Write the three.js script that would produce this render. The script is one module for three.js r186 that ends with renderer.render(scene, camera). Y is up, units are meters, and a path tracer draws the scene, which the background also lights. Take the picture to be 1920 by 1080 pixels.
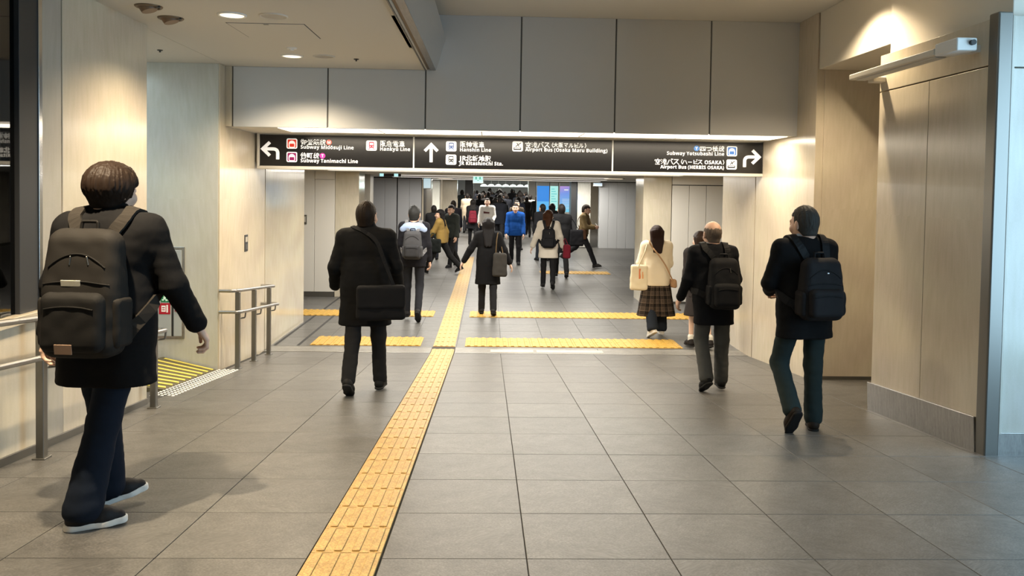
import * as THREE from 'three';
import { RoundedBoxGeometry } from 'three/addons/geometries/RoundedBoxGeometry.js';
import { mergeGeometries } from 'three/addons/utils/BufferGeometryUtils.js';
import { ImprovedNoise } from 'three/addons/math/ImprovedNoise.js';
import { RectAreaLightUniformsLib } from 'three/addons/lights/RectAreaLightUniformsLib.js';
RectAreaLightUniformsLib.init();

// ---------------------------------------------------------------- camera, sky, large lights, exposure
const scene = new THREE.Scene();
const FOCAL = 1480, CAMY = 2.17;
const camera = new THREE.PerspectiveCamera(2 * Math.atan(720 / FOCAL) * 180 / Math.PI, 1920 / 1440, 0.05, 200);
camera.position.set(0, CAMY, 0);
camera.rotation.order = 'YXZ';
camera.rotation.set(-0.03195, -0.02954, 0.0155);
camera.setViewOffset(1920, 1440, 0, 320, 1920, 1080);          // a 4:3 photograph cropped towards its lower part
const renderer = new THREE.WebGLRenderer();
renderer.toneMapping = THREE.LinearToneMapping;
renderer.toneMappingExposure = 0.9;
renderer.shadowMap.enabled = true;
scene.background = new THREE.Color(0.30, 0.36, 0.42);            // overcast daylight outside the street doors
const WARM = new THREE.Color(1, 0.80, 0.54), SOFFIT = new THREE.Color(1, 0.87, 0.68), HALL = new THREE.Color(1, 0.95, 0.86), COOL = new THREE.Color(0.50, 0.78, 1);
function area(name, color, nits, w, h, pos, target) {
  const l = new THREE.RectAreaLight(color, nits, w, h); l.name = name;
  l.position.set(...pos); l.lookAt(...target); scene.add(l); return l;
}
// daylight that comes in through the street doors in the side wall, out of frame
area('street_daylight', COOL, 7.5, 3.1, 2.7, [4.73, 2.2, -3.05], [0, 2.2, -3.05]);
// cool lamp of the side passage behind the recess
area('side_passage_light', new THREE.Color(0.74, 0.92, 1), 17, 1.2, 0.6, [-4.7, 3.40, -7.5], [-4.7, 0, -7.5]);
// trough of tubes in the soffit over the sign
area('soffit_light', SOFFIT, 15, 5.7, 0.62, [0.5, 2.775, -9.14], [0.5, 0, -9.14]);
// luminous strips in the ceilings of the passage and of the concourse behind it: z, y, width, depth, nits
const STRIPS = [[-11.9, 2.45, 4.6, 0.3, 46], [-13.9, 2.45, 6.2, 0.3, 46], [-18.6, 2.45, 5.0, 0.3, 40], [-22.2, 2.45, 6, 0.3, 40], [-27, 2.45, 7, 0.4, 42], [-33, 2.75, 6, 0.6, 40], [-40, 2.95, 6, 0.6, 40], [-47, 3.1, 6, 0.6, 34]];
for (const [z, y, w, d, n] of STRIPS) area('ceiling_strip_light', HALL, n, w, d, [0.3, y - 0.035, z], [0.3, 0, z]);

// ---------------------------------------------------------------- helpers
const taken = new Map();
const numbered = (n) => { const k = taken.get(n) ?? 0; taken.set(n, k + 1); return k ? n + '_' + String(k).padStart(3, '0') : n; };
let seed = 7;
const rnd = () => { seed = (seed * 1664525 + 1013904223) >>> 0; return seed / 4294967296; };
const rr = (a, b) => a + (b - a) * rnd();
const perlin = new ImprovedNoise();
const noise = (x, y, z) => perlin.noise(x + 31.7, y + 17.3, z + 11.9);
function mesh(name, g, m, parent) {
  const o = new THREE.Mesh(g, m); o.name = parent ? name : numbered(name);
  o.castShadow = o.receiveShadow = true; (parent ?? scene).add(o); return o;
}
function tag(o, label, category, group) { o.userData.label = label; o.userData.category = category; if (group) o.userData.group = group; return o; }
function thing(name, label, category, pos = [0, 0, 0], turn = 0, group) {
  const o = new THREE.Group(); o.name = numbered(name); o.position.set(...pos); o.rotation.y = turn; scene.add(o);
  return tag(o, label, category, group);
}
function struct(name, label, category) { const o = new THREE.Group(); o.name = numbered(name); scene.add(o); o.userData.kind = 'structure'; if (label) tag(o, label, category); return o; }
// box between two corners, uv in metres
function metreUV(g) {
  const p = g.attributes.position, n = g.attributes.normal, uv = new Float32Array(p.count * 2);
  for (let i = 0; i < p.count; i++) {
    const ax = Math.abs(n.getX(i)), ay = Math.abs(n.getY(i)), az = Math.abs(n.getZ(i));
    const [u, v] = ay > ax && ay > az ? [p.getX(i), p.getZ(i)] : ax > az ? [p.getZ(i), p.getY(i)] : [p.getX(i), p.getY(i)];
    uv[i * 2] = u; uv[i * 2 + 1] = v;
  }
  return g.setAttribute('uv', new THREE.BufferAttribute(uv, 2));
}
function bx(x0, x1, y0, y1, z0, z1, bevel = 0) {
  const w = x1 - x0, h = y1 - y0, d = z1 - z0;
  const g = bevel ? new RoundedBoxGeometry(w, h, d, 2, bevel) : new THREE.BoxGeometry(w, h, d);
  g.translate((x0 + x1) / 2, (y0 + y1) / 2, (z0 + z1) / 2);
  return metreUV(g);
}
const tube = (pts, r, seg = 40, rad = 10, closed = false) => new THREE.TubeGeometry(new THREE.CatmullRomCurve3(pts.map((p) => new THREE.Vector3(...p)), closed, 'catmullrom', 0.12), seg, r, rad, closed);
const cyl = (r0, r1, h, seg = 24) => new THREE.CylinderGeometry(r0, r1, h, seg);
// ---- textures
function tex(w, h, fn, srgb = true) {
  const d = new Uint8Array(w * h * 4);
  for (let y = 0; y < h; y++) for (let x = 0; x < w; x++) { const c = fn(x / w, y / h), i = (y * w + x) * 4; d[i] = c[0] * 255; d[i + 1] = c[1] * 255; d[i + 2] = c[2] * 255; d[i + 3] = 255; }
  const t = new THREE.DataTexture(d, w, h); t.wrapS = t.wrapT = THREE.RepeatWrapping; t.magFilter = THREE.LinearFilter; t.minFilter = THREE.LinearMipmapLinearFilter;
  if (srgb) t.colorSpace = THREE.SRGBColorSpace; t.needsUpdate = true; return t;
}
const wrapN = (u, v, f, s) => { // tileable noise on a torus of frequency f
  const a = u * Math.PI * 2, b = v * Math.PI * 2, r = f / (Math.PI * 2);
  return noise(Math.cos(a) * r + s, Math.sin(a) * r + Math.cos(b) * r * 1.3, Math.sin(b) * r * 1.3 - s);
};
const clamp01 = (x) => Math.min(1, Math.max(0, x));
const graniteTex = tex(512, 512, (u, v) => {
  const n = 0.80 + 0.10 * wrapN(u, v, 5, 1) + 0.07 * wrapN(u, v, 22, 4) + 0.20 * wrapN(u, v, 120, 9) + 0.10 * (rnd() - 0.5);
  return [clamp01(n), clamp01(n * 0.99), clamp01(n * 0.97)];
});
const graniteBump = tex(256, 256, (u, v) => { const n = clamp01(0.5 + 0.3 * wrapN(u, v, 90, 3) + 0.3 * (rnd() - 0.5)); return [n, n, n]; }, false);
const stoneTex = tex(1024, 512, (u, v) => { // cream limestone with a fine upright grain, one tile = 2 m x 2 m
  const streak = wrapN(u, v * 0.12, 90, 2) * 0.5 + wrapN(u, v * 0.2, 34, 6) * 0.5, blot = wrapN(u, v, 4, 12);
  const n = 0.90 + 0.04 * streak + 0.04 * blot + 0.03 * (rnd() - 0.5);
  return [clamp01(n), clamp01(n * (0.985 + 0.01 * blot)), clamp01(n * (0.955 + 0.02 * streak))];
});
stoneTex.repeat.set(0.5, 0.5);
const plasterBump = tex(256, 256, (u, v) => { const n = clamp01(0.5 + 0.25 * wrapN(u, v, 60, 5) + 0.2 * (rnd() - 0.5)); return [n, n, n]; }, false);
const steelTex = tex(512, 64, (u, v) => { const n = clamp01(0.86 + 0.10 * (rnd() - 0.5) + 0.06 * wrapN(u, v * 0.1, 60, 2)); return [n, n, n]; });
const weaveBump = tex(128, 128, (u, v) => { const n = clamp01(0.5 + 0.25 * Math.sin(u * Math.PI * 64) * Math.cos(v * Math.PI * 64) + 0.2 * (rnd() - 0.5)); return [n, n, n]; }, false);
weaveBump.repeat.set(6, 6);
const L = (r, g, b) => new THREE.Color().setRGB(r, g, b);
const mat = (color, roughness, o = {}) => new THREE.MeshStandardMaterial({ color, roughness, ...o });
const phys = (color, roughness, o = {}) => new THREE.MeshPhysicalMaterial({ color, roughness, ...o });
const M = {
  tile: [0.152, 0.160, 0.168, 0.145].map((v) => phys(L(v, v * 0.995, v * 0.985), 0.40, { map: graniteTex, bumpMap: graniteBump, bumpScale: 0.0006 })),
  threshold: phys(L(0.30, 0.295, 0.28), 0.4, { map: graniteTex }),
  grout: mat(L(0.055, 0.053, 0.05), 0.95),
  stone: phys(L(0.72, 0.66, 0.555), 0.22, { map: stoneTex }),
  stoneWhite: phys(L(0.70, 0.72, 0.70), 0.22, { map: stoneTex }),
  stonePolished: phys(L(0.64, 0.60, 0.50), 0.13, { map: stoneTex }),
  greyStone: phys(L(0.50, 0.48, 0.44), 0.4, { map: stoneTex }),
  fascia: phys(L(0.56, 0.57, 0.58), 0.42, { bumpMap: plasterBump, bumpScale: 0.0003 }),
  gap: mat(L(0.03, 0.03, 0.03), 0.9),
  gapGrey: mat(L(0.14, 0.14, 0.135), 0.8),
  ceiling: mat(L(0.62, 0.60, 0.55), 0.85, { bumpMap: plasterBump, bumpScale: 0.0006 }),
  bronze: mat(L(0.20, 0.15, 0.10), 0.5, { metalness: 0.7 }),
  steel: mat(L(0.52, 0.51, 0.49), 0.34, { metalness: 1, map: steelTex }),
  steelPolished: mat(L(0.60, 0.60, 0.60), 0.16, { metalness: 1 }),
  steelDark: mat(L(0.22, 0.215, 0.20), 0.42, { metalness: 1 }),
  panelWhite: phys(L(0.60, 0.575, 0.52), 0.42),
  panelGrey: phys(L(0.36, 0.365, 0.38), 0.5),
  beam: phys(L(0.66, 0.62, 0.54), 0.45),
  darkMetal: mat(L(0.025, 0.026, 0.028), 0.45),
  blackPlastic: phys(L(0.012, 0.012, 0.013), 0.5),
  whitePlastic: phys(L(0.75, 0.75, 0.73), 0.4),
  yellow: phys(L(0.72, 0.47, 0.16), 0.5, { map: graniteTex }),
  yellowBright: phys(L(0.78, 0.47, 0.08), 0.5, { map: graniteTex }),
  hazard: phys(L(0.62, 0.52, 0.10), 0.6),
  glass: phys(L(0.30, 0.31, 0.31), 0.02, { transmission: 1, thickness: 0, ior: 1.52 }),
  glow: (c, i) => mat(L(0.8, 0.8, 0.8), 0.6, { emissive: c, emissiveIntensity: i }),
};
const floorY = (z) => z > -10.28 ? 0.905 + 0.088 * z : z > -24 ? 0 : 0.02 * (-24 - z);
// ---------------------------------------------------------------- floor
const RAMP = Math.atan(0.088);
{
  const f = struct('floor');
  const slab = (x0, x1, z0, z1, top, m, tilt = 0) => { // slab whose top runs through (z, floor) with a tilt about x
    const len = (z1 - z0) / Math.cos(tilt), g = new THREE.BoxGeometry(x1 - x0, 0.3, len); metreUV(g);
    const o = mesh('screed', g, m, f); o.rotation.x = tilt; const zc = (z0 + z1) / 2;
    o.position.set((x0 + x1) / 2, top(zc) - 0.15 / Math.cos(tilt), zc); return o;
  };
  const rampTop = (z) => 0.905 + 0.088 * z;
  slab(-2.9, 9.0, -10.0, 5.0, (z) => rampTop(z) - 0.006, M.grout, -RAMP);
  slab(-6.0, -2.9, -9.0, -6.4, (z) => rampTop(z) - 0.01, M.grout, -RAMP);
  slab(-9, 9, -24, -10.0, () => -0.006, M.grout);
  slab(-9, 9, -56, -24, (z) => 0.02 * (-24 - z) - 0.006, M.grout, Math.atan(0.02));
  // ramp tiles: one row every 0.585 m, joints run straight up the ramp
  const tileGeo = (w, d) => [0, 1, 2, 3].map((k) => { const g = new RoundedBoxGeometry(w, 0.02, d, 1, 0.002); metreUV(g); const u = g.attributes.uv; for (let i = 0; i < u.count; i++) u.setXY(i, u.getX(i) + k * 0.37, u.getY(i) + k * 0.23); return g; });
  const G = {}, tg = (w, d) => G[w.toFixed(3) + '/' + d.toFixed(3)] ??= tileGeo(w, d);
  const tile = (x0, x1, z0, z1, ms, tilt, top) => {
    const w = x1 - x0 - 0.004, d = (z1 - z0) / Math.cos(tilt) - 0.004, k = Math.floor(rnd() * 4), o = mesh('floor_tile', tg(w, d)[k], ms[Math.floor(rnd() * ms.length)], f);
    const zc = (z0 + z1) / 2; o.rotation.x = -tilt; o.position.set((x0 + x1) / 2, top(zc) - 0.01 + rr(-0.0003, 0.0003), zc);
  };
  const cols = [-2.58, -1.97, -1.36, -0.735, null, -0.425, 0.18, 0.79, 1.40, 2.01, 2.62, 3.23];
  const wide = [3.23, 3.84, 4.45, 4.79];
  for (let r = 0; r < 15; r++) {
    const z1 = -1.50 - r * 0.585, z0 = z1 - 0.585;
    tile(-2.84, -2.58, z0, z1, M.tile, RAMP, rampTop);
    for (let i = 0; i + 1 < cols.length; i++) if (cols[i] !== null && cols[i + 1] !== null) tile(cols[i], cols[i + 1], z0, z1, M.tile, RAMP, rampTop);
    if (z1 < -4.9 && z0 > -8.9) tile(3.23, 4.3, z0, z1, M.tile, RAMP, rampTop);
    if (z0 <= -8.9) tile(3.23, 3.46, z0, z1, M.tile, RAMP, rampTop);
    if (z1 > -5.2) for (let i = 0; i + 1 < wide.length; i++) tile(wide[i], wide[i + 1], z0, z1, M.tile, RAMP, rampTop);
  }
  // pale threshold at the foot of the ramp with its two shutter rails
  for (const [x0, x1] of [[-2.9, -0.735], [-0.425, 1.5], [1.5, 3.45]]) mesh('threshold_plate', bx(x0 + 0.003, x1 - 0.003, -0.02, 0.003, -10.62, -10.30, 0.003), M.threshold, f);
  for (const [x0, x1] of [[-2.9, -0.74], [-0.42, 3.45]]) { mesh('shutter_rail', bx(x0, x1, -0.03, 0.006, -10.30, -10.272, 0.002), M.steel, f); mesh('shutter_rail', bx(x0, x1, -0.03, 0.004, -10.66, -10.625, 0.002), M.steelDark, f); }
  for (const [x0, x1] of [[0.05, 0.62], [0.66, 1.55]]) mesh('access_cover', bx(x0, x1, -0.02, 0.0075, -10.50, -10.34, 0.003), M.greyStone, f);
}
{
  const f = struct('floor_passage'), flat = (z) => z > -24 ? 0 : 0.02 * (-24 - z);
  const g4 = [0, 1, 2].map((k) => { const g = new RoundedBoxGeometry(0.606, 0.02, 0.606, 1, 0.002); metreUV(g); const u = g.attributes.uv; for (let i = 0; i < u.count; i++) u.setXY(i, u.getX(i) + k * 0.41, u.getY(i) + k * 0.29); return g; });
  for (let r = 0; r < 22; r++) for (let c = 0; c < 13; c++) {
    const x = -3.16 + c * 0.61, z = -10.97 - r * 0.61; if (x > 3.9 && z > -15) continue;
    const o = mesh('floor_tile', g4[Math.floor(rnd() * 3)], M.tile[Math.floor(rnd() * 4)], f); o.position.set(x, -0.01 + rr(-0.0003, 0.0003), z);
  }
  // beyond these the joints are too fine to tell apart
  const far = mesh('floor_slab', metreUV(new THREE.BoxGeometry(17, 0.02, 32)), M.tile[1], f); far.rotation.x = Math.atan(0.02); far.position.set(0, 0.31, -40);
  for (const s of [-1, 1]) mesh('floor_slab', s < 0 ? bx(-8.5, -3.47, -0.02, 0, -24.1, -12.7) : bx(4.47, 8.5, -0.02, 0, -24.1, -15), M.tile[1], f);
  // two dark drain slots beside the wall
  for (const x of [-2.86, -2.55]) mesh('drain_slot', bx(x - 0.018, x + 0.018, -0.02, 0.003, -16.2, -10.64), M.gap, f);
}
// ---- tactile paving: blocks 30 cm square with four raised bars
const blockGeo = (() => {
  const parts = [new RoundedBoxGeometry(0.296, 0.012, 0.296, 1, 0.002)];
  for (let i = 0; i < 4; i++) { const g = new RoundedBoxGeometry(0.034, 0.008, 0.272, 2, 0.004); g.translate(-0.1125 + i * 0.075, 0.0085, 0); parts.push(g); }
  return metreUV(mergeGeometries(parts));
})();
const ribGeo = (() => {
  const parts = [new RoundedBoxGeometry(0.296, 0.012, 0.296, 1, 0.002)];
  for (let i = 0; i < 3; i++) { const g = new RoundedBoxGeometry(0.045, 0.010, 0.29, 2, 0.004); g.translate(-0.098 + i * 0.098, 0.0095, 0); parts.push(g); }
  return metreUV(mergeGeometries(parts));
})();
{
  const t = thing('tactile_guide_path', 'straight yellow tactile guide path of barred blocks running down the grey ramp', 'tactile paving', [-0.58, 0, 0]);
  for (let i = 0; i < 31; i++) { const z = -1.35 - i * 0.3, o = mesh('tactile_block', blockGeo, M.yellow, t); o.rotation.x = -RAMP; o.position.set(0, floorY(z) + 0.002, z); if (z < -10.25) { o.rotation.x = 0; } }
  const u = thing('tactile_guide_path', 'yellow tactile guide path continuing across the pale passage floor', 'tactile paving', [-0.58, 0, 0]);
  for (let i = 0; i < 46; i++) { const z = -10.83 - i * 0.3; const o = mesh('tactile_block', blockGeo, M.yellow, u); o.position.set(0, floorY(z) + 0.002, z); }
  const rows = [[-10.86, -2.25, 'yellow ribbed tactile band just inside the threshold at the foot of the ramp'], [-13.3, -3.15, 'yellow ribbed tactile band crossing the passage past the threshold'], [-20.2, 1.5, 'short far yellow tactile band across the concourse floor']];
  for (const [z, x0, label] of rows) {
    const b = thing('tactile_warning_band', label, 'tactile paving');
    for (let k = 0; k < 2; k++) for (let x = x0; x < (z < -20 ? 3.2 : z < -13 ? 3.5 : 2.7); x += 0.3) {
      if (Math.abs(x + 0.58) < 0.27) continue;
      const o = mesh('tactile_block', ribGeo, M.yellowBright, b); o.position.set(x, 0.002, z - k * 0.3);
    }
  }
}
// ---- side steps in the recess: sloping floor with yellow non-slip bars and a studded edge
{
  const t = thing('side_slope', 'dark sloping side floor with yellow non slip bars beside the cream wall', 'ramp', [-3.0, 0.15, -8.0]);
  // wedge rises towards the back of the recess
  const A = [-2.97, 0.262, -7.32], B = [-2.93, 0.150, -8.60], C = [-3.50, 0.285, -8.60], D = [-3.62, 0, -7.0];
  { const n = new THREE.Vector3(B[0] - A[0], B[1] - A[1], B[2] - A[2]).cross(new THREE.Vector3(C[0] - A[0], C[1] - A[1], C[2] - A[2])); D[1] = A[1] - (n.x * (D[0] - A[0]) + n.z * (D[2] - A[2])) / n.y; }
  const v = (p) => new THREE.Vector3(p[0] + 3.0, p[1] - 0.15, p[2] + 8.0);
  const quad = (a, b, c, d) => { const g = new THREE.BufferGeometry(); const top = [a, b, c, d], bot = top.map((p) => p.clone().setY(-0.4)); const P = [...top, ...bot].flatMap((p) => p.toArray());
    g.setAttribute('position', new THREE.Float32BufferAttribute(P, 3)); g.setIndex([0, 1, 2, 0, 2, 3, 4, 6, 5, 4, 7, 6, 0, 4, 5, 0, 5, 1, 1, 5, 6, 1, 6, 2, 2, 6, 7, 2, 7, 3, 3, 7, 4, 3, 4, 0]); const q = g.toNonIndexed(); q.computeVertexNormals(); return metreUV(q); };
  mesh('slope', quad(v(A), v(B), v(C), v(D)), mat(L(0.10, 0.085, 0.045), 0.8), t);
  const land = thing('side_landing', 'pinkish stone landing at the top of the yellow barred side slope', 'landing', [-4.6, 0.355, -7.8]); land.rotation.x = -RAMP;
  mesh('paving', bx(-1.3, 0.96, -0.1, 0.0, -0.79, 1.0, 0.004), phys(L(0.5, 0.36, 0.30), 0.6, { map: graniteTex }), land);
  // bars
  const n = new THREE.Vector3().subVectors(v(B), v(A)).cross(new THREE.Vector3().subVectors(v(C), v(A))).normalize(); if (n.y < 0) n.negate();
  for (let i = 0; i < 9; i++) {
    const s = (i + 0.6) / 9, p0 = v(A).lerp(v(B), s), p1 = v(D).lerp(v(C), s), q0 = p0.clone().lerp(p1, 0.03), q1 = p0.clone().lerp(p1, 0.92);
    const len = q0.distanceTo(q1), o = mesh('non_slip_bar', new RoundedBoxGeometry(len, 0.008, 0.05, 1, 0.003), M.hazard, t);
    const ex = q1.clone().sub(q0).normalize(), ez = ex.clone().cross(n).normalize();
    o.quaternion.setFromRotationMatrix(new THREE.Matrix4().makeBasis(ex, n, ez)); o.position.copy(q0.lerp(q1, 0.5)).addScaledVector(n, 0.004);
  }
  // steel studs along the edge of the ramp
  const st = thing('warning_stud_strip', 'strip of small steel warning studs along the edge of the ramp', 'tactile paving', [-2.8, 0.2, -7.8]);
  const sg = new THREE.SphereGeometry(0.015, 8, 5, 0, Math.PI * 2, 0, Math.PI / 2); sg.scale(1, 0.5, 1);
  for (let i = 0; i < 26; i++) for (let k = 0; k < 5; k++) {
    const s = (i + 0.5 * (k % 2)) / 25.5, z = -7.0 - s * 1.62, x = -2.955 + s * 0.06 + k * 0.048 * 1.0 ;
    const o = mesh('stud', sg, M.whitePlastic, st); o.position.set(x + 2.8, floorY(z) - 0.2 + 0.001, z + 7.8);
  }
}
// ---------------------------------------------------------------- shell: walls, ceilings
{
  const w = struct('wall_left');
  // upper stone wall beside the dark window, down to the side opening
  mesh('stone_slab', bx(-3.12, -2.83, 0.0, 3.47, -6.62, -5.33, 0.004), M.stone, w);
  mesh('window_return', bx(-3.12, -2.835, 1.35, 3.47, -5.325, -5.10, 0.003), M.greyStone, w);
  mesh('window_edge_strip', bx(-2.90, -2.832, 1.35, 3.47, -5.10, -5.06, 0.003), M.steelPolished, w);
  for (const [z0, z1] of [[-5.13, -4.62], [-4.61, -3.4], [-3.39, -2.1], [-2.09, -0.8], [-0.79, 5]]) mesh('stone_slab', bx(-3.3, -2.83, -0.2, 1.34, z0, z1, 0.004), M.stone, w);
  mesh('pilaster', bx(-3.12, -2.828, -0.2, 1.34, -5.325, -5.135, 0.004), M.greyStone, w);
  mesh('window_sill', bx(-3.3, -2.80, 1.30, 1.355, -5.06, 5, 0.004), M.stone, w);
  mesh('window_head', bx(-3.3, -2.83, 3.38, 3.5, -5.3, 5), M.darkMetal, w);
  // frontal stone of the recess and the stone inside the passage
  mesh('stone_slab', bx(-6, -2.925, 0, 3.46, -8.9, -8.62, 0.004), M.stoneWhite, w);
  mesh('stone_slab', bx(-3.2, -2.91, -0.1, 3.46, -8.995, -8.625, 0.006), M.stone, w);
  mesh('stone_slab', bx(-3.2, -2.912, -0.1, 2.80, -10.36, -9.0, 0.004), M.stone, w);
  mesh('stone_slab', bx(-3.2, -2.912, -0.1, 2.80, -12.55, -10.39, 0.004), M.stonePolished, w);
  mesh('joint_filler', bx(-3.2, -2.93, -0.1, 2.80, -10.40, -10.35), M.gap, w);
  // walls of the side recess
  mesh('recess_wall', bx(-6.2, -6, 0, 3.46, -8.9, -6.3), M.stoneWhite, w);
  mesh('recess_wall', bx(-6.2, -3.12, 0, 3.46, -6.62, -6.4), M.stoneWhite, w);
  const b = struct('baseboard_left');
  const base = mesh('skirting', bx(-2.835, -2.815, -0.05, 0.05, -6.62, 2, 0.002), M.steelDark, b);
  base.geometry.translate(0, 0, 2.3); base.rotation.x = -RAMP; base.position.set(0, floorY(-2.3) , -2.3);
}
{
  const w = struct('window_1'); // dark glazing on to an unlit shop
  const leaf = mesh('pane', bx(-0.004, 0.004, 1.36, 3.38, 0, 2.6), M.glass, w); leaf.position.set(-2.872, 0, -4.86); leaf.rotation.y = 0.0335; // this leaf stands slightly ajar
  mesh('pane', bx(-2.876, -2.868, 1.36, 3.38, -2.1, 1.4), M.glass, w);
  mesh('mullion', bx(-2.93, -2.76, 1.36, 3.38, -2.24, -2.1, 0.004), M.darkMetal, w);
  mesh('jamb', bx(-2.95, -2.84, 1.355, 3.38, -5.06, -4.865, 0.003), M.darkMetal, w);
  mesh('jamb', bx(-3.0, -2.84, 1.355, 3.38, 1.4, 1.5, 0.003), M.darkMetal, w);
  const shop = mat(L(0.05, 0.05, 0.045), 0.9);
  mesh('shop_back', bx(-6.4, -6.3, 0.4, 3.4, -6.3, 5), shop, w);
  mesh('shop_end', bx(-6.4, -3.14, 0.4, 3.4, -6.4, -5.36), shop, w);
  mesh('shop_end', bx(-6.4, -3.14, 0.4, 3.4, 1.5, 1.6), shop, w);
  mesh('shop_floor', bx(-6.4, -3.14, 0.4, 0.5, -6.3, 1.6), shop, w);
  mesh('shop_ceiling', bx(-6.4, -3.14, 3.35, 3.45, -6.3, 1.6), shop, w);
}
{
  const w = struct('wall_right');
  // flush stone of the passage, the frontal return and the beam over it
  mesh('stone_slab', bx(3.45, 3.75, -0.1, 2.80, -11.56, -10.15, 0.004), M.stone, w);
  mesh('joint_filler', bx(3.47, 3.75, -0.1, 2.80, -10.16, -10.11), M.gap, w);
  mesh('stone_slab', bx(3.45, 3.75, -0.1, 4.07, -10.12, -8.29, 0.004), M.stone, w);
  mesh('stone_slab', bx(3.53, 4.9, 0, 4.07, -8.6, -8.27, 0.004), M.stone, w);
  mesh('beam', bx(3.46, 4.9, 3.47, 4.07, -8.268, -6.4, 0.006), M.beam, w);
  mesh('skirting', bx(3.53, 4.9, 0.1, 0.215, -8.272, -8.262, 0.001), M.steelDark, w);
  mesh('recess_side', bx(4.8, 4.9, 0, 4.07, -8.4, -6.2), M.stone, w);
}
{
  const w = struct('wall_pillar'); // stone pier with steel corner and skirting
  const pierFloor = 0.2;
  mesh('stone_slab', bx(3.285, 4.2, pierFloor, 3.02, -6.60, -5.85, 0.004), M.stone, w);
  mesh('stone_slab', bx(3.285, 4.2, pierFloor, 3.02, -5.845, -5.12, 0.004), M.stone, w);
  mesh('stone_slab', bx(3.285, 4.2, 3.03, 3.33, -6.60, -5.12, 0.004), M.stone, w);
  mesh('upper_block', bx(3.405, 6.2, 3.335, 4.07, -6.68, -5.10, 0.006), M.beam, w);
  mesh('steel_corner', bx(3.272, 3.37, 0.2, 3.36, -5.14, -5.035, 0.012), M.steelDark, w);
  for (const [x0, x1] of [[3.385, 4.6], [4.61, 6.2]]) { mesh('stone_slab', bx(x0, x1, 0.6, 3.00, -5.3, -5.06, 0.004), M.stoneWhite, w); mesh('stone_slab', bx(x0, x1, 3.01, 3.34, -5.3, -5.06, 0.004), M.stoneWhite, w); }
  mesh('stone_edge', bx(3.372, 3.392, 0.6, 3.34, -5.3, -5.045, 0.004), M.stoneWhite, w);
  const k = struct('baseboard_pillar');
  const sk = (g) => mesh('skirting', g, M.steel, k);
  sk(bx(3.272, 3.30, 0.2, 0.30, -6.61, -5.13, 0.003)).visible = true;
  const s = k.children[0]; s.geometry = bx(-0.015, 0.015, -0.12, 0.235, -0.745, 0.745, 0.004); s.position.set(3.28, floorY(-5.87), -5.87); s.rotation.x = -RAMP;
  sk(bx(3.37, 6.2, 0.2, 0.61, -5.08, -5.048, 0.003));
}
{
  const w = struct('wall_fascia'); // grey metal panels over the passage mouth
  const X = [-2.835, -1.793, -0.718, 0.335, 1.39, 2.458, 3.50];
  for (let i = 0; i < 6; i++) mesh('fascia_panel', bx(X[i] + 0.008, X[i + 1] - 0.008, 2.80, i < 2 ? 3.46 : 4.07, -8.84, -8.80, 0.004), M.fascia, w);
  mesh('fascia_backing', bx(-2.9, 3.5, 2.81, 4.07, -8.9, -8.815), M.gapGrey, w);
  mesh('edge_trim', bx(-2.91, -2.84, 2.80, 3.46, -8.86, -8.79, 0.003), M.stone, w);
  mesh('edge_trim', bx(3.50, 3.53, 2.80, 4.07, -8.86, -8.78, 0.003), M.steelDark, w);
  // soffit behind the fascia: frame round the light trough
  mesh('soffit', bx(-2.91, -2.36, 2.80, 2.86, -9.95, -8.84), M.ceiling, w);
  mesh('soffit', bx(3.37, 3.5, 2.80, 2.86, -9.95, -8.84), M.ceiling, w);
  mesh('soffit', bx(-2.36, 3.37, 2.80, 2.86, -9.95, -9.46), M.ceiling, w);
}
{
  const c = struct('ceiling');
  mesh('low_ceiling', bx(-2.885, -0.72, 3.46, 3.6, -8.8, 5), M.ceiling, c);
  mesh('recess_ceiling', bx(-6.2, -2.89, 3.46, 3.6, -8.9, 5), M.ceiling, c);
  mesh('upper_ceiling', bx(-0.9, 9, 4.07, 4.2, -8.9, 5), M.ceiling, c);
  mesh('passage_ceiling', bx(-9, 9, 2.45, 2.6, -30, -9.95), M.ceiling, c);
  mesh('passage_ceiling', bx(-9, 9, 2.45, 2.9, -10.05, -9.95), M.ceiling, c);
  mesh('concourse_ceiling', bx(-9, 9, 3.1, 3.2, -56, -29.9), M.ceiling, c);
  mesh('ceiling_step', bx(-9, 9, 2.45, 3.15, -30.1, -29.95), M.ceiling, c);
  // drop edge of the low ceiling: slot, lip and slanted bright metal face
  mesh('edge_slot', bx(-0.72, -0.665, 3.47, 3.6, -8.8, 5), M.bronze, c);
  mesh('edge_lip', bx(-0.725, -0.715, 3.445, 3.6, -8.8, 5), M.steelDark, c);
  mesh('edge_lip', bx(-0.668, -0.605, 3.455, 3.49, -8.8, 5, 0.003), M.steel, c);
  const sh = new THREE.Shape([[-0.605, 3.46], [-0.50, 3.81], [-0.515, 3.825], [-0.63, 3.48]].map((p) => new THREE.Vector2(...p)));
  const eg = new THREE.ExtrudeGeometry(sh, { depth: 13.8, bevelEnabled: false }); eg.translate(0, 0, -8.8);
  mesh('slanted_face', eg, phys(L(0.72, 0.72, 0.70), 0.26, { metalness: 0.9 }), c);
  mesh('drop_back', bx(-0.76, -0.70, 3.46, 4.07, -8.8, 5), M.ceiling, c);
}
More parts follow.
